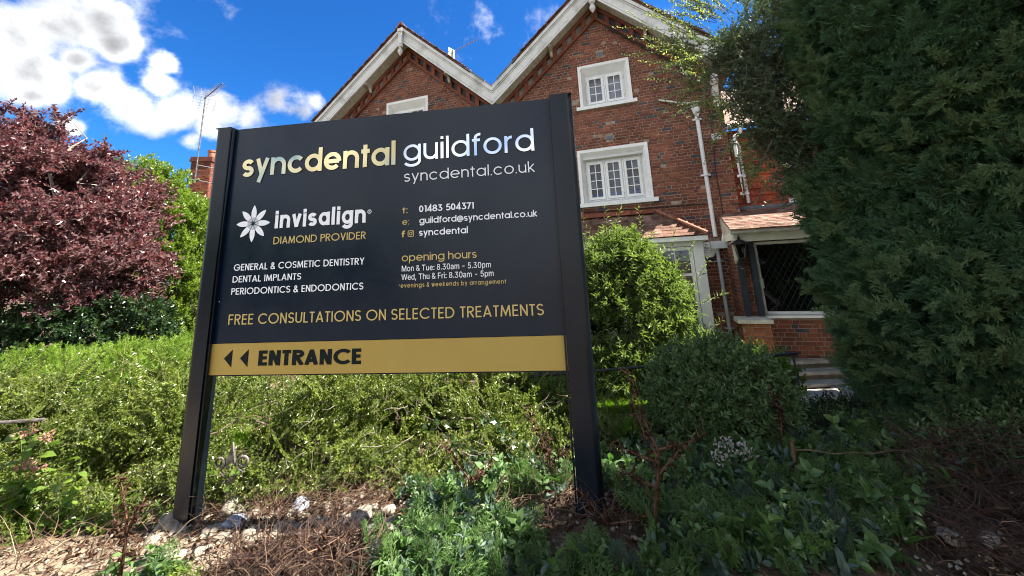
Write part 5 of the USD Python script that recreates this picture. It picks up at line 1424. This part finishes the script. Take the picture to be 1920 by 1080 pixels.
# ------------------------------------------------------------------ ground surfaces in front of the house and by the road
def sheet(name, xs, ys, lift, matname, noise_amp=0.0, inside=None, **t):
    X, Y = np.meshgrid(xs, ys)
    near = np.exp(-((X / 9) ** 2 + ((Y - 4) / 8) ** 2))
    pth = np.stack([X, Y, 0 * X], -1)
    Z = gz(X, Y) + near * 0.07 * (meshkit.fbm(pth * 2.2, 4, 3) - 0.5) + lift + noise_amp * (meshkit.fbm(pth * 9, 3, 8) - .5)
    nx, ny = len(xs), len(ys)
    i, j = np.meshgrid(np.arange(ny - 1), np.arange(nx - 1), indexing='ij')
    q = np.stack([i * nx + j, i * nx + j + 1, (i + 1) * nx + j + 1, (i + 1) * nx + j], -1).reshape(-1, 4)
    if inside is not None:
        cx, cy = X.ravel()[q].mean(1), Y.ravel()[q].mean(1)
        q = q[inside(cx, cy)]
    used, inv = np.unique(q, return_inverse=True)
    return part(name, (np.stack([X, Y, Z], -1).reshape(-1, 3)[used], inv.reshape(q.shape)), matname, smooth=True, kind='structure', **t)


mat('lawn_soil', (0.05, 0.075, 0.015), (0.12, 0.16, 0.03), scale=3, rough=0.95)
mat('sand', (0.035, 0.025, 0.018), (0.22, 0.17, 0.115), scale=3.2, rough=0.95, bump=0.02, bscale=35, detail=8, lo=.34, hi=.52)
mat('asphalt', (0.040, 0.040, 0.042), (0.062, 0.062, 0.064), scale=40, rough=0.9, bump=0.003, bscale=200)
sheet('lawn', np.arange(-4, 4.0, .1), np.arange(4.9, 8.2, .1), .012, 'lawn_soil')
sheet('path', np.arange(-6.5, -.9, .06), np.arange(.9, 3.6, .06), .010, 'sand', .03, lambda x, y: y < 3.02 + .22 * np.sin(x * 1.7) + .12 * np.sin(x * 5.1) - .05 * np.maximum(x + 2.4, 0) * 6)
m = MB(); m.add([(-200, -9.5, -.10), (200, -9.5, -.10), (200, -1.2, -.10), (-200, -1.2, -.10)], [(0, 1, 2, 3)])
part('road', m, 'asphalt', kind='structure')
r = np.random.default_rng(71)
n = 9000
gp = np.stack([r.uniform(-3.9, 3.9, n), r.uniform(4.95, 7.3, n)], 1)
gp = gp[~((gp[:, 0] > 2.6) & (gp[:, 1] < 6.2))]


def tuft(r, n, h, w, spread=.5, lean=.4):
    pos = np.zeros((n, 3)); pos[:, :2] = r.normal(0, .012, (n, 2))
    az = r.uniform(0, 6.283, n); a = np.abs(r.normal(0, lean, n))
    d = np.stack([np.sin(a) * np.cos(az), np.sin(a) * np.sin(az), np.cos(a)], 1)
    lv, lf = leaf_vf(h, w, .2, .25)
    return place_leaves(lv, lf, pos, frames(d, r), r.uniform(.5, 1.15, n))


pos = np.column_stack([gp, gz(gp[:, 0], gp[:, 1]) + .01])
g_ = scatter('grass', '/World', [[(tuft(r, 9, .085, .007), 'leaf_grass')] for _ in range(3)], pos, quat(np.tile([0, 0, 1.0], (len(pos), 1)), r), r.uniform(.7, 1.3, len(pos)), r)
tag(g_, 'short bright green lawn grass in front of the butterfly bush', 'grass')


# stone steps up to the porch and the slabs that lead to them
def slab(m, x0, x1, y0, y1, z, h, r, bev=.012):
    c = np.array([(x0, y0), (x1, y0), (x0, y1), (x1, y1)]) + r.normal(0, .012, (4, 2))
    ins = np.sign(np.array([(1, 1), (-1, 1), (1, -1), (-1, -1)])) * bev
    lo = np.column_stack([c, np.full(4, z - h)]); mid = np.column_stack([c, np.full(4, z - bev)]); top = np.column_stack([c + ins, z + r.normal(0, .003, 4)])
    m.hexa(np.vstack([lo, mid])); m.hexa(np.vstack([mid + [0, 0, .0005], top]))


r = np.random.default_rng(72)
st = thing('stone_steps', 'worn pale stone steps climbing to the brick porch wall', 'steps')
for k, (y, z) in enumerate(((7.28, -.25), (7.06, -.37), (6.84, -.49))):
    m = MB(); slab(m, 4.15, 6.4, y - .02, y + .34, z, .045, r); part('step', m, 'step_stone', st)
    m = MB(); m.box((4.2, y + .015, z - .17), (6.35, y + .30, z - .046)); part('riser', m, 'dark_mortar', st)
pa = thing('stone_path', 'row of rough pale paving slabs leading to the foot of the steps', 'paving')
for k, (x0, x1, y0, y1) in enumerate(((4.1, 5.0, 6.15, 6.75), (5.02, 5.9, 6.2, 6.78), (3.75, 4.6, 5.55, 6.12), (4.62, 5.5, 5.5, 6.15), (3.3, 4.1, 4.95, 5.5), (4.12, 4.9, 4.9, 5.48), (2.75, 3.5, 4.45, 4.92), (3.52, 4.4, 4.4, 4.88))):
    m = MB(); slab(m, x0, x1, y0, y1, float(gz((x0 + x1) / 2, (y0 + y1) / 2)) + .045 + .02 * (k % 3), .10, r); part('slab', m, 'step_stone', pa)
kb = thing('edging_stone', 'flat grey edging stone in the bed right of the right sign post', 'stone')
m = MB(); slab(m, .60, 1.30, 3.42, 3.66, .035, .12, r, .015); part('block', m, 'step_stone', kb)

# handrail, rod, scroll, wire
hr = thing('handrail', 'thin black iron handrail sloping behind the right sign post and rounded bush', 'handrail')
m = MB(); m.tube([(-.35, 5.0, .285), (1.5, 5.0, .352), (3.35, 5.0, .418)], .017, 8); part('rail', m, 'black_paint', hr, smooth=40)
for x in (-.3, 1.6, 3.3):
    m = MB(); m.tube([(x, 5.0, float(gz(x, 5)) - .1), (x, 5.0, .29 + .036 * x)], .012, 6); part('baluster', m, 'black_paint', hr)
rd = thing('iron_rod', 'dark iron rod poking from the hedge at the left edge behind the leafy plant', 'rod')
m = MB(); m.tube([(-5.4, 3.72, .445), (-4.22, 3.70, .475)], .0135, 8); part('rod', m, 'rusty_metal', rd, smooth=40)
m = MB(); m.tube([(-5.0, 3.72, -.2), (-5.0, 3.72, .45)], .012, 6); part('stake', m, 'rusty_metal', rd)
sc = thing('iron_scroll', 'old wrought iron finial with two curled scrolls and a spike by the left post', 'ironwork', (-2.36, 3.46, .05))
m = MB(); m.add([(-.028, -.010, -.15), (.028, -.010, -.15), (.030, -.010, .12), (.0, -.006, .265), (-.034, -.010, .12), (-.028, .010, -.15), (.028, .010, -.15), (.030, .010, .12), (.004, .006, .265), (-.034, .010, .12)],
                [(0, 1, 2), (0, 2, 4), (4, 2, 3), (6, 5, 7), (5, 9, 7), (9, 8, 7), (1, 6, 7), (1, 7, 2), (2, 7, 8), (2, 8, 3), (5, 0, 4), (5, 4, 9), (9, 4, 3), (9, 3, 8)]); part('spike', m, 'rusty_metal', sc)
for s_, R0 in ((-1, .050), (1, .058)):
    t = np.linspace(0, 1, 40); a = np.pi * (1.5 + 2.7 * t); rr_ = R0 * (1 - .72 * t)
    m = MB(); m.tube(np.stack([s_ * (.098 - rr_ * np.cos(a) * -1 * -1), 0 * t, .115 + rr_ * np.sin(a)], 1), .011 * (1 - .3 * t), 8)
    m.tube([(s_ * .01, 0, -.1), (s_ * .04, 0, .02), (s_ * .098, 0, .115 - R0)], .011, 8); part('scroll', m, 'rusty_metal', sc, smooth=40)
wr = thing('fence_wire', 'thin pale slack wire strung low across the shade under the dark conifer', 'wire')
x = np.linspace(1.85, 3.3, 26); m = MB(); m.tube(np.stack([x, 3.0 + .02 * np.sin(x * 5), .285 - .05 * (1 - ((x - 2.55) / .75) ** 2) + .006 * np.sin(x * 23)], 1), .0042, 5); part('wire', m, 'dry_twig', wr)
for x_ in (1.86, 3.28):
    m = MB(); m.tube([(x_, 3.0, -.15), (x_, 3.0, .33)], .012, 6); part('stake', m, 'dry_stem', wr)


# rubble stones in the bed
def rock(r, s, flat=.62):
    m = trimesh.creation.icosphere(2, 1.0)
    v = np.array(m.vertices)
    n1 = meshkit.fbm(v * 1.1 + r.uniform(0, 50), 2, int(r.integers(99))); n2 = meshkit.fbm(v * 3.4 + r.uniform(0, 50), 2, 5)
    v = v * (.62 + .62 * n1 + .18 * n2)[:, None]
    for _ in range(5):                                              # broken faces
        d = r.normal(size=3); d /= np.linalg.norm(d); k = r.uniform(.55, .8); h = v @ d
        v -= np.maximum(h - k, 0)[:, None] * d * .9
    return v * np.array([1, r.uniform(.7, 1), flat]) * s, np.array(m.faces)


r = np.random.default_rng(73)
STONES = [(-2.62, 3.28, .16, 'large pale rubble stone lying left of the left sign post'), (-2.22, 3.36, .13, 'pale stone under the iron scroll'), (-1.72, 3.34, .085, 'small blue-grey stone in a hollow of the bed'), (-2.12, 3.20, .085, 'blue-grey stone tilted beside the left sign post'),
          (-1.15, 3.10, .10, 'larger broken stone near the middle of the rubble'), (-.95, 2.96, .09, 'flat pale stone at the right end of the rubble')]
for x, y, s, lab in STONES:
    t = thing('stone', lab, 'stone', (x, y, float(gz(x, y)) + s * .10), r.uniform(0, 6))
    part('rock', rock(r, s), 'stone_blue' if 'blue' in lab else 'stone', t, smooth=35)
src = None
for k in range(95):
    x = r.uniform(-2.75, -.72); y = 3.20 - .14 * (x + 2.5) + r.normal(0, .14); s = r.uniform(.016, .06)
    o = thing('rubble', 'small pale rubble stone in the dry bed between the sign posts', 'stone', (x, y, float(gz(x, y)) + s * .12 + .012), r.uniform(0, 6), group='small rubble stones under the sign')
    part('rock', rock(r, s), 'stone', o, smooth=35)
for x, y, s in ((1.55, 2.62, .05), (1.75, 2.60, .06), (1.65, 2.50, .035), (2.25, 2.42, .06), (2.4, 2.36, .07), (2.1, 2.5, .04)):
    o = thing('rubble', 'small pale stone half hidden in the shaded weeds at lower right', 'stone', (x, y, float(gz(x, y)) + s * .4), r.uniform(0, 6), group='small stones at lower right')
    part('rock', rock(r, s), 'stone', o, smooth=35)


# dry stems and brushwood
def wander(r, p, d, L, n=8, wob=.25, sag=0.0):
    pts = [np.array(p, float)]; d = np.array(d, float); d /= np.linalg.norm(d)
    for _ in range(n - 1):
        d = d + r.normal(0, wob, 3) / n * 2 + np.array([0, 0, -sag / n]); d /= np.linalg.norm(d)
        pts.append(pts[-1] + d * L / (n - 1))
    return np.array(pts)


def dead_sapling(label, x, y, H, stems, seed, group=None, thick=.017):
    r = np.random.default_rng(seed)
    o = thing('dead_sapling', label, 'dead sapling', (x, y, float(gz(x, y)) - .03), group=group)
    m = MB(); tr = wander(r, (0, 0, 0), (.08, 0, 1), H, 9, .24); m.tube(tr, np.linspace(thick, thick * .5, 9) * r.uniform(.88, 1.15, 9), 8)
    for _ in range(7):
        q = tr[r.integers(3, 9)]; m.tube(wander(r, q, r.normal(size=3) + [0, 0, .6], r.uniform(.06, .16), 5, .5), [.0035, .003, .0025, .002, .001], 4); part('trunk', m, 'dry_stem', o, smooth=50)
    lv, lf = leaf_vf(.030, .016, .6, .5)
    allp = []
    for k, (dx, dy, dz, L) in enumerate(stems):
        b = wander(r, tr[-1 - k % 4], (dx + r.normal(0, .12), dy + r.normal(0, .12), dz + r.normal(0, .12)), L, 9, .30)
        m = MB(); m.tube(b, np.linspace(thick * .45, .0015, 9), 5)
        for _ in range(11):
            q = b[r.integers(2, 9)]; m.tube(wander(r, q, r.normal(size=3) + [dx, dy, dz], L * .22, 4, .4), [.0022, .002, .0015, .001], 4)
        part('branch', m, 'dry_stem', o)
        s = r.random(34); allp.append(np.stack([np.interp(s * 8, np.arange(9), b[:, i]) for i in range(3)], 1) + r.normal(0, .012, (34, 3)))
    p = np.vstack(allp)
    v, f = place_leaves(lv, lf, p, frames(r.normal(size=p.shape) + [0, 0, -.4], r), r.uniform(.5, 1.3, len(p)))
    part('withered_leaves', (v, f), 'leaf_dead', o, kind='stuff')
    return o


dead_sapling('brown dead sapling with five bare branches right of the right sign post', .70, 2.52, .52, [(-.55, 0, .8, .42), (.22, .1, .95, .34), (.85, 0, .5, .40), (-.95, -.1, .10, .22), (.9, .1, -.05, .20), (-.6, -.4, .3, .3)], 81)
dead_sapling('thin brown dead stem leaning at the foot of the left sign post', -2.33, 2.55, .46, [(-.1, 0, 1, .25), (.3, 0, .8, .15), (-.5, .2, .5, .2), (.5, -.3, .2, .15)], 82, thick=.013)
dead_sapling('short dead stem with curled leaves below the middle of the hedge', .18, 3.20, .28, [(-.5, 0, .9, .30), (-.2, .1, 1, .18), (.5, 0, .4, .15)], 83, thick=.009)
dead_sapling('wispy dead stem with pale tips right of the rubble', -.42, 3.12, .22, [(-.5, .1, .9, .34), (.6, 0, .5, .2), (.4, -.3, .6, .2)], 84, thick=.009)
dead_sapling('leaning dead stem against the foot of the right sign post', .45, 2.60, .16, [(-.7, .1, .7, .22), (.6, -.2, .4, .25)], 85, thick=.010)
dead_sapling('bare dead stem below the rounded bush', 2.0, 3.35, .30, [(-.3, .1, 1, .25), (.5, 0, .6, .2)], 86, thick=.010)


def brush(name, label, cx, cy, rx, ry, h, n, matname, seed, lean=(0, 0), L=(.15, .42), rad=.0026, matname2=None):
    r = np.random.default_rng(seed)
    o = thing(name, label, 'brushwood')
    for mt, k in ((matname, n), (matname2 or matname, n // 3)):
        m = MB()
        for _ in range(k):
            a, q = r.uniform(0, 6.283), math.sqrt(r.random())
            x, y = cx + rx * q * math.cos(a), cy + ry * q * math.sin(a)
            z = float(gz(x, y)) + r.uniform(0, h) * (1 - q * q * .8)
            d = r.normal(size=3) * [1, 1, .45] + [lean[0], lean[1], .25]
            m.tube(wander(r, (x, y, z), d, r.uniform(*L), 5, .5, .35), np.linspace(rad, rad * .35, 5) * r.uniform(.6, 1.5), 3, False)
        part('twigs', m, mt, o, kind='stuff')
    r2 = np.random.default_rng(seed + 500)
    k = n // 2
    a, q = r2.uniform(0, 6.283, k), np.sqrt(r2.random(k))
    p = np.stack([cx + rx * q * np.cos(a), cy + ry * q * np.sin(a), 0 * a], 1); p[:, 2] = gz(p[:, 0], p[:, 1]) + r2.uniform(0, h, k) * (1 - q * q * .8)
    v, f = place_leaves(*leaf_vf(.04, .018, .6, .4), p, frames(r2.normal(size=p.shape), r2), r2.uniform(.5, 1.3, k))
    part('withered_leaves', (v, f), 'leaf_dead', o, kind='stuff')
    return o


brush('brush_heap', 'heap of brown dead twigs at the bottom under the sign', -1.36, 2.62, .58, .30, .20, 1000, 'dark_brush', 91, matname2='dry_twig', L=(.10, .30))
brush('brush_heap', 'dark reddish-brown heap of dead conifer branches at lower right', 3.05, 2.85, .62, .45, .34, 900, 'dark_brush', 92, L=(.12, .32), matname2='dark_brush')
brush('brush_heap', 'brown dead twigs at the extreme lower right corner', 2.55, 2.30, .5, .3, .20, 420, 'dark_brush', 93, matname2='dark_brush', L=(.1, .3))
brush('brush_heap', 'dry pale twigs and roots lying along the path edge at lower left', -3.15, 3.05, .75, .22, .07, 160, 'dry_twig', 94, matname2='straw')
brush('brush_heap', 'dry brown litter between the rubble stones and the hedge', -1.6, 3.3, .95, .22, .09, 620, 'dry_twig', 95, matname2='dark_brush', rad=.0018)
brush('brush_heap', 'thin dry litter round the foot of the right sign post', .25, 2.95, .55, .25, .10, 240, 'dry_twig', 96, rad=.0018)


# leafy weeds and ground cover in the foreground
def frond(r, L=.30, pairs=13, wd=.42):
    """A feathery, fern-like leaf along +z, arching over."""
    pos, d, sz = [], [], []
    for k in range(pairs):
        s = .12 + .88 * k / (pairs - 1)
        p = np.array([0, L * .30 * s * s, L * (s - .18 * s * s)])
        ln = L * wd * math.sin(math.pi * min(1, .18 + .85 * s)) ** .8 * (1.05 - .75 * s)
        for sg in (-1, 1):
            a = sg * (1.05 - .35 * s)
            dd = np.array([math.sin(a), .25, math.cos(a)])
            for q in (.0, .33, .62):
                pos.append(p + dd * ln * q); d.append(dd + r.normal(0, .22, 3)); sz.append(ln * .48)
                for s2 in (-1, 1):
                    b = a + s2 * .8
                    pos.append(p + dd * ln * (q + .1)); d.append((math.sin(b), .2 + r.normal(0, .2), math.cos(b))); sz.append(ln * .28)
    lv, lf = leaf_vf(1, .22, .25, .2)
    v, f = place_leaves(lv, lf, np.array(pos), upframes(np.array(d, float), r, .35), np.array(sz) + .004)
    t = np.linspace(0, 1, 6)
    return (v, f), tubevf(np.stack([0 * t, L * .30 * t * t, L * (t - .18 * t * t)], 1), np.linspace(.003, .001, 6), 3, False)


r = np.random.default_rng(74)


def patch(cx, cy, rx, ry, n):
    a, q = r.uniform(0, 6.283, n), np.sqrt(r.random(n))
    return np.stack([cx + rx * q * np.cos(a), cy + ry * q * np.sin(a)], 1)


gcp = np.vstack([patch(.1, 2.55, .95, .45, 480), patch(1.3, 2.75, .95, .55, 620), patch(2.2, 3.1, .8, .45, 420), patch(1.1, 3.3, .75, .3, 240), patch(-.55, 2.75, .45, .35, 170), patch(-.3, 3.25, .7, .2, 170), (patch(-2.25, 2.55, .22, .2, 90)), patch(2.6, 3.6, .9, .3, 260), patch(3.6, 3.4, .9, .5, 260)])
gcp = gcp[~((np.abs(gcp[:, 0] - .38) < .34) & (gcp[:, 1] > 2.42) & (gcp[:, 1] < 3.0))]
pos = np.column_stack([gcp, gz(gcp[:, 0], gcp[:, 1]) + .01])
d = np.array([0, 0, .75]) + r.normal(0, .55, (len(pos), 3)); d[:, 2] = np.abs(d[:, 2]) + .15
fr = [[(a, 'leaf_weed'), (b, 'bark')] for a, b in (frond(r, .20), frond(r, .24, 11, .5), frond(r, .17, 10, .38))] + [[(a, 'leaf_grey'), (b, 'bark')] for a, b in (frond(r, .19),)]
fr += [[(twig(r, .16, 12, .055, .034, 68, .4, .002, 2, .2, .3)[0], 'leaf_weed')], [(twig(r, .13, 14, .038, .024, 66, .4, .002, 2, .2, .3)[0], 'leaf_ivy')]]
fr += [[(twig(r, .14, 9, .085, .055, 66, .4, .002, 2, .2, .3)[0], 'leaf_weed')], [(tuft(r, 14, .115, .006), 'leaf_weed')], [(twig(r, .15, 10, .06, .03, 60, .4, .002, 2, .2, .3)[0], 'leaf_grey')]]
gc = scatter('ground_cover', '/World', fr, pos, quat(d, r), r.uniform(.6, 1.25, len(pos)), r)
tag(gc, 'feathery green weeds covering the shaded bed at the bottom right', 'ground cover')
# sunlit bits at lower left
gl = np.vstack([patch(-3.5, 3.35, .8, .16, 150), patch(-2.1, 2.45, .3, .18, 60), patch(-4.4, 3.3, .6, .2, 120)])
pos = np.column_stack([gl, gz(gl[:, 0], gl[:, 1]) + .015]); d = np.array([0, 0, .8]) + r.normal(0, .45, (len(pos), 3)); d[:, 2] = np.abs(d[:, 2]) + .15
gs = scatter('low_weeds', '/World', [[(twig(r, .12, 16, .026, .016, 68, .4, .0015)[0], 'leaf_bright')], [(twig(r, .10, 12, .036, .02, 66, .4, .0015)[0], 'leaf_coto')]], pos, quat(d, r), r.uniform(.6, 1.3, len(pos)), r)
tag(gs, 'small sunlit weeds along the sandy path edge at lower left', 'weeds')

# single plants: fern clumps, each a thing of its own
FERNS = [(.35, 2.42, .9, 'bushy fern at the bottom middle left of the dead sapling'), (1.15, 2.55, 1.1, 'big feathery fern in the middle of the shaded bed'), (1.75, 2.95, 1.0, 'fern below the rounded bush'), (-.35, 2.5, .85, 'dark fern right of the brown brush heap'), (2.3, 2.85, 1.0, 'fern at the left foot of the dark red brush'), (.85, 3.0, .9, 'pale grey-green fern behind the dead sapling')]
for x, y, s, lab in FERNS:
    o = thing('fern', lab, 'fern', (x, y, float(gz(x, y))), r.uniform(0, 6))
    for k in range(13):
        (a, fa), (b, fb) = frond(r, .30 * s * r.uniform(.8, 1.15), 14, .38)
        az, el = k * 2.4, r.uniform(.45, 1.15)
        dd = np.array([math.cos(az) * math.cos(el), math.sin(az) * math.cos(el), math.sin(el)])
        yb = np.array([math.cos(az) * math.sin(el), math.sin(az) * math.sin(el), -math.cos(el)]); Rm = np.stack([np.cross(yb, dd), yb, dd], 1)
        f_ = part('frond', (a @ Rm.T, fa), 'leaf_grey' if 'grey' in lab else 'leaf_weed', o); part('stalk', (b @ Rm.T, fb), 'leaf_weed', f_)


def leafy_plant(name, label, cat, x, y, stems, ll, lw, leafmat, seed, nleaf=9, flower=None, nf=2, stemmat='leaf_weed'):
    """A plant of a few stems whose large leaves are pieces of their own."""
    r = np.random.default_rng(seed)
    o = thing(name, label, cat, (x, y, float(gz(x, y))))
    for dx, dy, dz, L in stems:
        b = wander(r, (r.normal(0, .02), r.normal(0, .02), -.02), (dx, dy, dz), L, 8, .12)
        m = MB(); m.tube(b, np.linspace(.005, .002, 8), 5); s_ = part('stem', m, stemmat, o)
        for k in range(nleaf):
            s = .25 + .75 * k / (nleaf - 1)
            p = np.array([np.interp(s * 7, np.arange(8), b[:, i]) for i in range(3)])
            az = k * 2.4 + r.normal(0, .3); d = np.array([math.cos(az), math.sin(az), r.uniform(-.25, .45)])
            lv, lf = leaf_vf(ll * r.uniform(.7, 1.15), lw * r.uniform(.8, 1.1), .18, .3, nf)
            v = lv @ upframes(d[None], r, .3)[0].T + p
            part('leaf', (v, lf), leafmat, o)
        if flower:
            pp = b[-1] + r.normal(0, .022, (34 if 'pink' in flower else 18, 3)) + [0, 0, .01]
            v, f = place_leaves(*leaf_vf(.026, .02, .3, .4), pp, frames(r.normal(size=pp.shape) + [0, 0, .4], r), r.uniform(.6, 1.2, len(pp)))
            part('flower_head', (v, f), flower, o)
    return o


leafy_plant('flowering_plant', 'broad-leaved plant with faded pink flower heads at the left edge', 'plant', -3.98, 3.42, [(-.05, 0, 1, .70), (.16, 0, 1, .62), (-.25, .05, 1, .66), (.05, -.15, 1, .45), (.3, -.05, 1, .42)], .125, .078, 'leaf_bright', 101, 8, 'petal_pink')
leafy_plant('leafy_plant', 'low broad-leaved plant before the hedge left of the left sign post', 'plant', -3.62, 3.40, [(.1, 0, 1, .46), (-.2, 0, 1, .40), (.2, -.1, .8, .3)], .10, .064, 'leaf_laurel', 102, 8)
leafy_plant('white_flower_clump', 'clump of small white flowers in the shade below the rounded bush', 'flowers', 1.42, 3.05, [(-.4, 0, 1, .22), (.3, 0, 1, .24), (0, .2, 1, .25), (.5, .1, .8, .25), (-.2, -.2, 1, .2), (.1, 0, 1, .26), (.7, 0, .8, .26)], .05, .028, 'leaf_weed', 103, 6, 'petal_white')


def ivy_leaf(s):
    pts = np.array([(0, 0), (.42, -.12), (.38, .22), (.62, .45), (.28, .55), (0, 1.0), (-.28, .55), (-.62, .45), (-.38, .22), (-.42, -.12)]) * s
    v = np.vstack([[0, .3 * s, .0], np.column_stack([pts, np.abs(pts[:, 0]) * .22 - pts[:, 1] ** 2 / s * .12])])
    return v, np.array([(0, i, i % 10 + 1) for i in range(1, 11)])


def ivy(label, pts, n, s, seed, leafmat='leaf_ivy', face=(0, -.8, .45)):
    r = np.random.default_rng(seed)
    o = thing('ivy_trail', label, 'ivy')
    p = np.array(pts, float); t = np.linspace(0, 1, 20); k = np.linspace(0, 1, len(p))
    c = np.stack([np.interp(t, k, p[:, i]) for i in range(3)], 1) + r.normal(0, .012, (20, 3))
    m = MB(); m.tube(c, .003, 4); part('stem', m, 'bark', o)
    for i in range(n):
        q = c[int(i / n * 19.9)] + r.normal(0, s * .9, 3) * [1, .6, 1] + np.array([0, -.03, 0])
        v, f = ivy_leaf(s * r.uniform(.7, 1.2))
        z = np.array(face) + r.normal(0, .35, 3); z /= np.linalg.norm(z); y = np.cross(z, r.normal(size=3)); y /= np.linalg.norm(y)
        part('leaf', (v @ np.stack([np.cross(y, z), y, z], 1).T + q, f), leafmat, o)


ivy('ivy trailing over the hedge near the right sign post', [(-.35, 3.55, .42), (-.15, 3.5, .30), (.0, 3.45, .16), (.2, 3.45, .08)], 26, .045, 111)
ivy('ivy spreading at the foot of the rounded bush', [(1.05, 3.45, .02), (1.4, 3.35, .10), (1.8, 3.35, .04), (2.2, 3.4, .06)], 40, .05, 112)
ivy('yellow-green ivy round the iron scroll', [(-2.55, 3.40, .10), (-2.38, 3.38, .14), (-2.2, 3.40, .08)], 18, .036, 113, 'leaf_bright')
ivy('dark ivy hanging in the middle of the hedge', [(-.75, 3.6, .35), (-.6, 3.55, .2), (-.4, 3.5, .1)], 16, .04, 114)
shrub('corner_shrub', 'dull green shrub with dry tips at the right edge below the conifer', 'shrub', [(3.55, 3.05, .12, .45, .3, .35), (3.15, 3.15, .0, .3, .25, .25)], 'leaf_privet', 900, dict(L=.2, n=18, ll=.04, lw=.02, ang=60, curve=.4), 53, shell=.8, gap=.42, gfreq=3, zmin=GZ(0))
shrub('shade_shrub', 'low dark shrub in the shade between the rounded bush and the conifer', 'shrub', [(2.55, 3.75, -.05, .5, .3, .26), (3.05, 4.0, -.1, .5, .3, .3)], 'leaf_ivy', 800, dict(L=.16, n=20, ll=.03, lw=.017, ang=60, curve=.4), 54, shell=.8, gap=.42, gfreq=3, zmin=GZ(0))
shrub('grass_clump', 'clump of pale long grass behind the dead sapling', 'grass clump', [(.98, 3.72, -.08, .2, .12, .12)], 'leaf_bright', 120, dict(L=.16, n=10, ll=.16, lw=.008, ang=25, curve=.3), 55, shell=.9, gap=.3, gfreq=3, zmin=GZ(0))

# bare twigs that stick out of the hedge
o = thing('bare_twigs', 'bare pale twigs sticking out of the hedge under the sign', 'twigs')
r = np.random.default_rng(75)
for k in range(34):
    x = r.uniform(-2.3, .5); z = r.uniform(.12, .5); y = 3.72 - .25 * (z < .3)
    m = MB(); b = wander(r, (x, y, z), (r.normal(0, .8), -.6, r.normal(.05, .5)), r.uniform(.12, .30), 6, .5); m.tube(b, np.linspace(.0035, .001, 6), 4); m.tube(wander(r, b[3], r.normal(size=3) * [1, .3, 1], .09, 4, .4), [.002, .0017, .0014, .001], 4); part('twig', m, 'pale_bark' if k % 3 else 'dry_twig', o)
o = thing('tall_stalk', 'single tall dry grass stalk rising before the clipped mound', 'stalk')
m = MB(); m.tube(wander(r, (-4.75, 4.9, .35), (-.05, 0, 1), .62, 8, .05), np.linspace(.006, .002, 8), 5); part('stem', m, 'straw', o)
# bushes across the road, behind the viewer: they stand in the mirror letters
for k, (x, y, s) in enumerate(((-15, -9.8, 1.0), (-19, -11.5, 1.25), (-11.2, -11.5, .9), (-24, -10.5, 1.2))):
    shrub('roadside_tree', ('round green tree across the road, second from the bend', 'tall green tree across the road, farthest but one', 'small green tree across the road, nearest the sign', 'broad green tree across the road, farthest away')[k], 'tree', [(x, y, 2.6 * s, 2.0 * s, 1.8 * s, 1.9 * s), (x + 1, y + .3, 1.6 * s, 1.6 * s, 1.5 * s, 1.5 * s)], 'leaf_bright', 900, dict(L=.6, n=20, ll=.20, lw=.11, ang=55, curve=.2), 120 + k,
          [('trunk', (x, y, -.2), [(x, y, 2.6 * s)], .14, .07)], crown='crown', shell=.5, gap=.38, gfreq=.9)

# litter on the bare soil: curled dead leaves, chips and grit
r = np.random.default_rng(76)
lp_ = np.vstack([patch(-2.6, 2.75, 1.3, .55, 1500), patch(-1.4, 3.15, 1.0, .35, 900), patch(.35, 2.75, .6, .45, 500), patch(2.4, 2.6, 1.1, .6, 900)])
pos = np.column_stack([lp_, gz(lp_[:, 0], lp_[:, 1]) + .022 + r.uniform(0, .015, len(lp_))])
dl = [[((lambda v, f: (v, f))(*place_leaves(*leaf_vf(.035, .018, .5, .5, 2), np.zeros((1, 3)), frames(np.array([[1.0, 0, .2]]), r), np.ones(1))), 'leaf_dead')], [(rock(r, .011), 'stone')], [(tubevf(wander(r, (-.04, 0, .003), (1, .2, .05), .09, 5, .4), [.003, .003, .002, .002, .001], 4, False), 'dry_twig')], [(tubevf(wander(r, (-.03, 0, .003), (1, -.1, .05), .07, 5, .5), [.002, .002, .002, .0015, .001], 4, False), 'dark_brush')]]
lt = scatter('leaf_litter', '/World', dl, pos, quat(np.array([0, 0, 1.0]) + r.normal(0, .25, (len(pos), 3)), r), r.uniform(.6, 1.5, len(pos)), r)
tag(lt, 'brown litter of dead leaves, twigs and grit on the bare soil of the bed', 'litter')
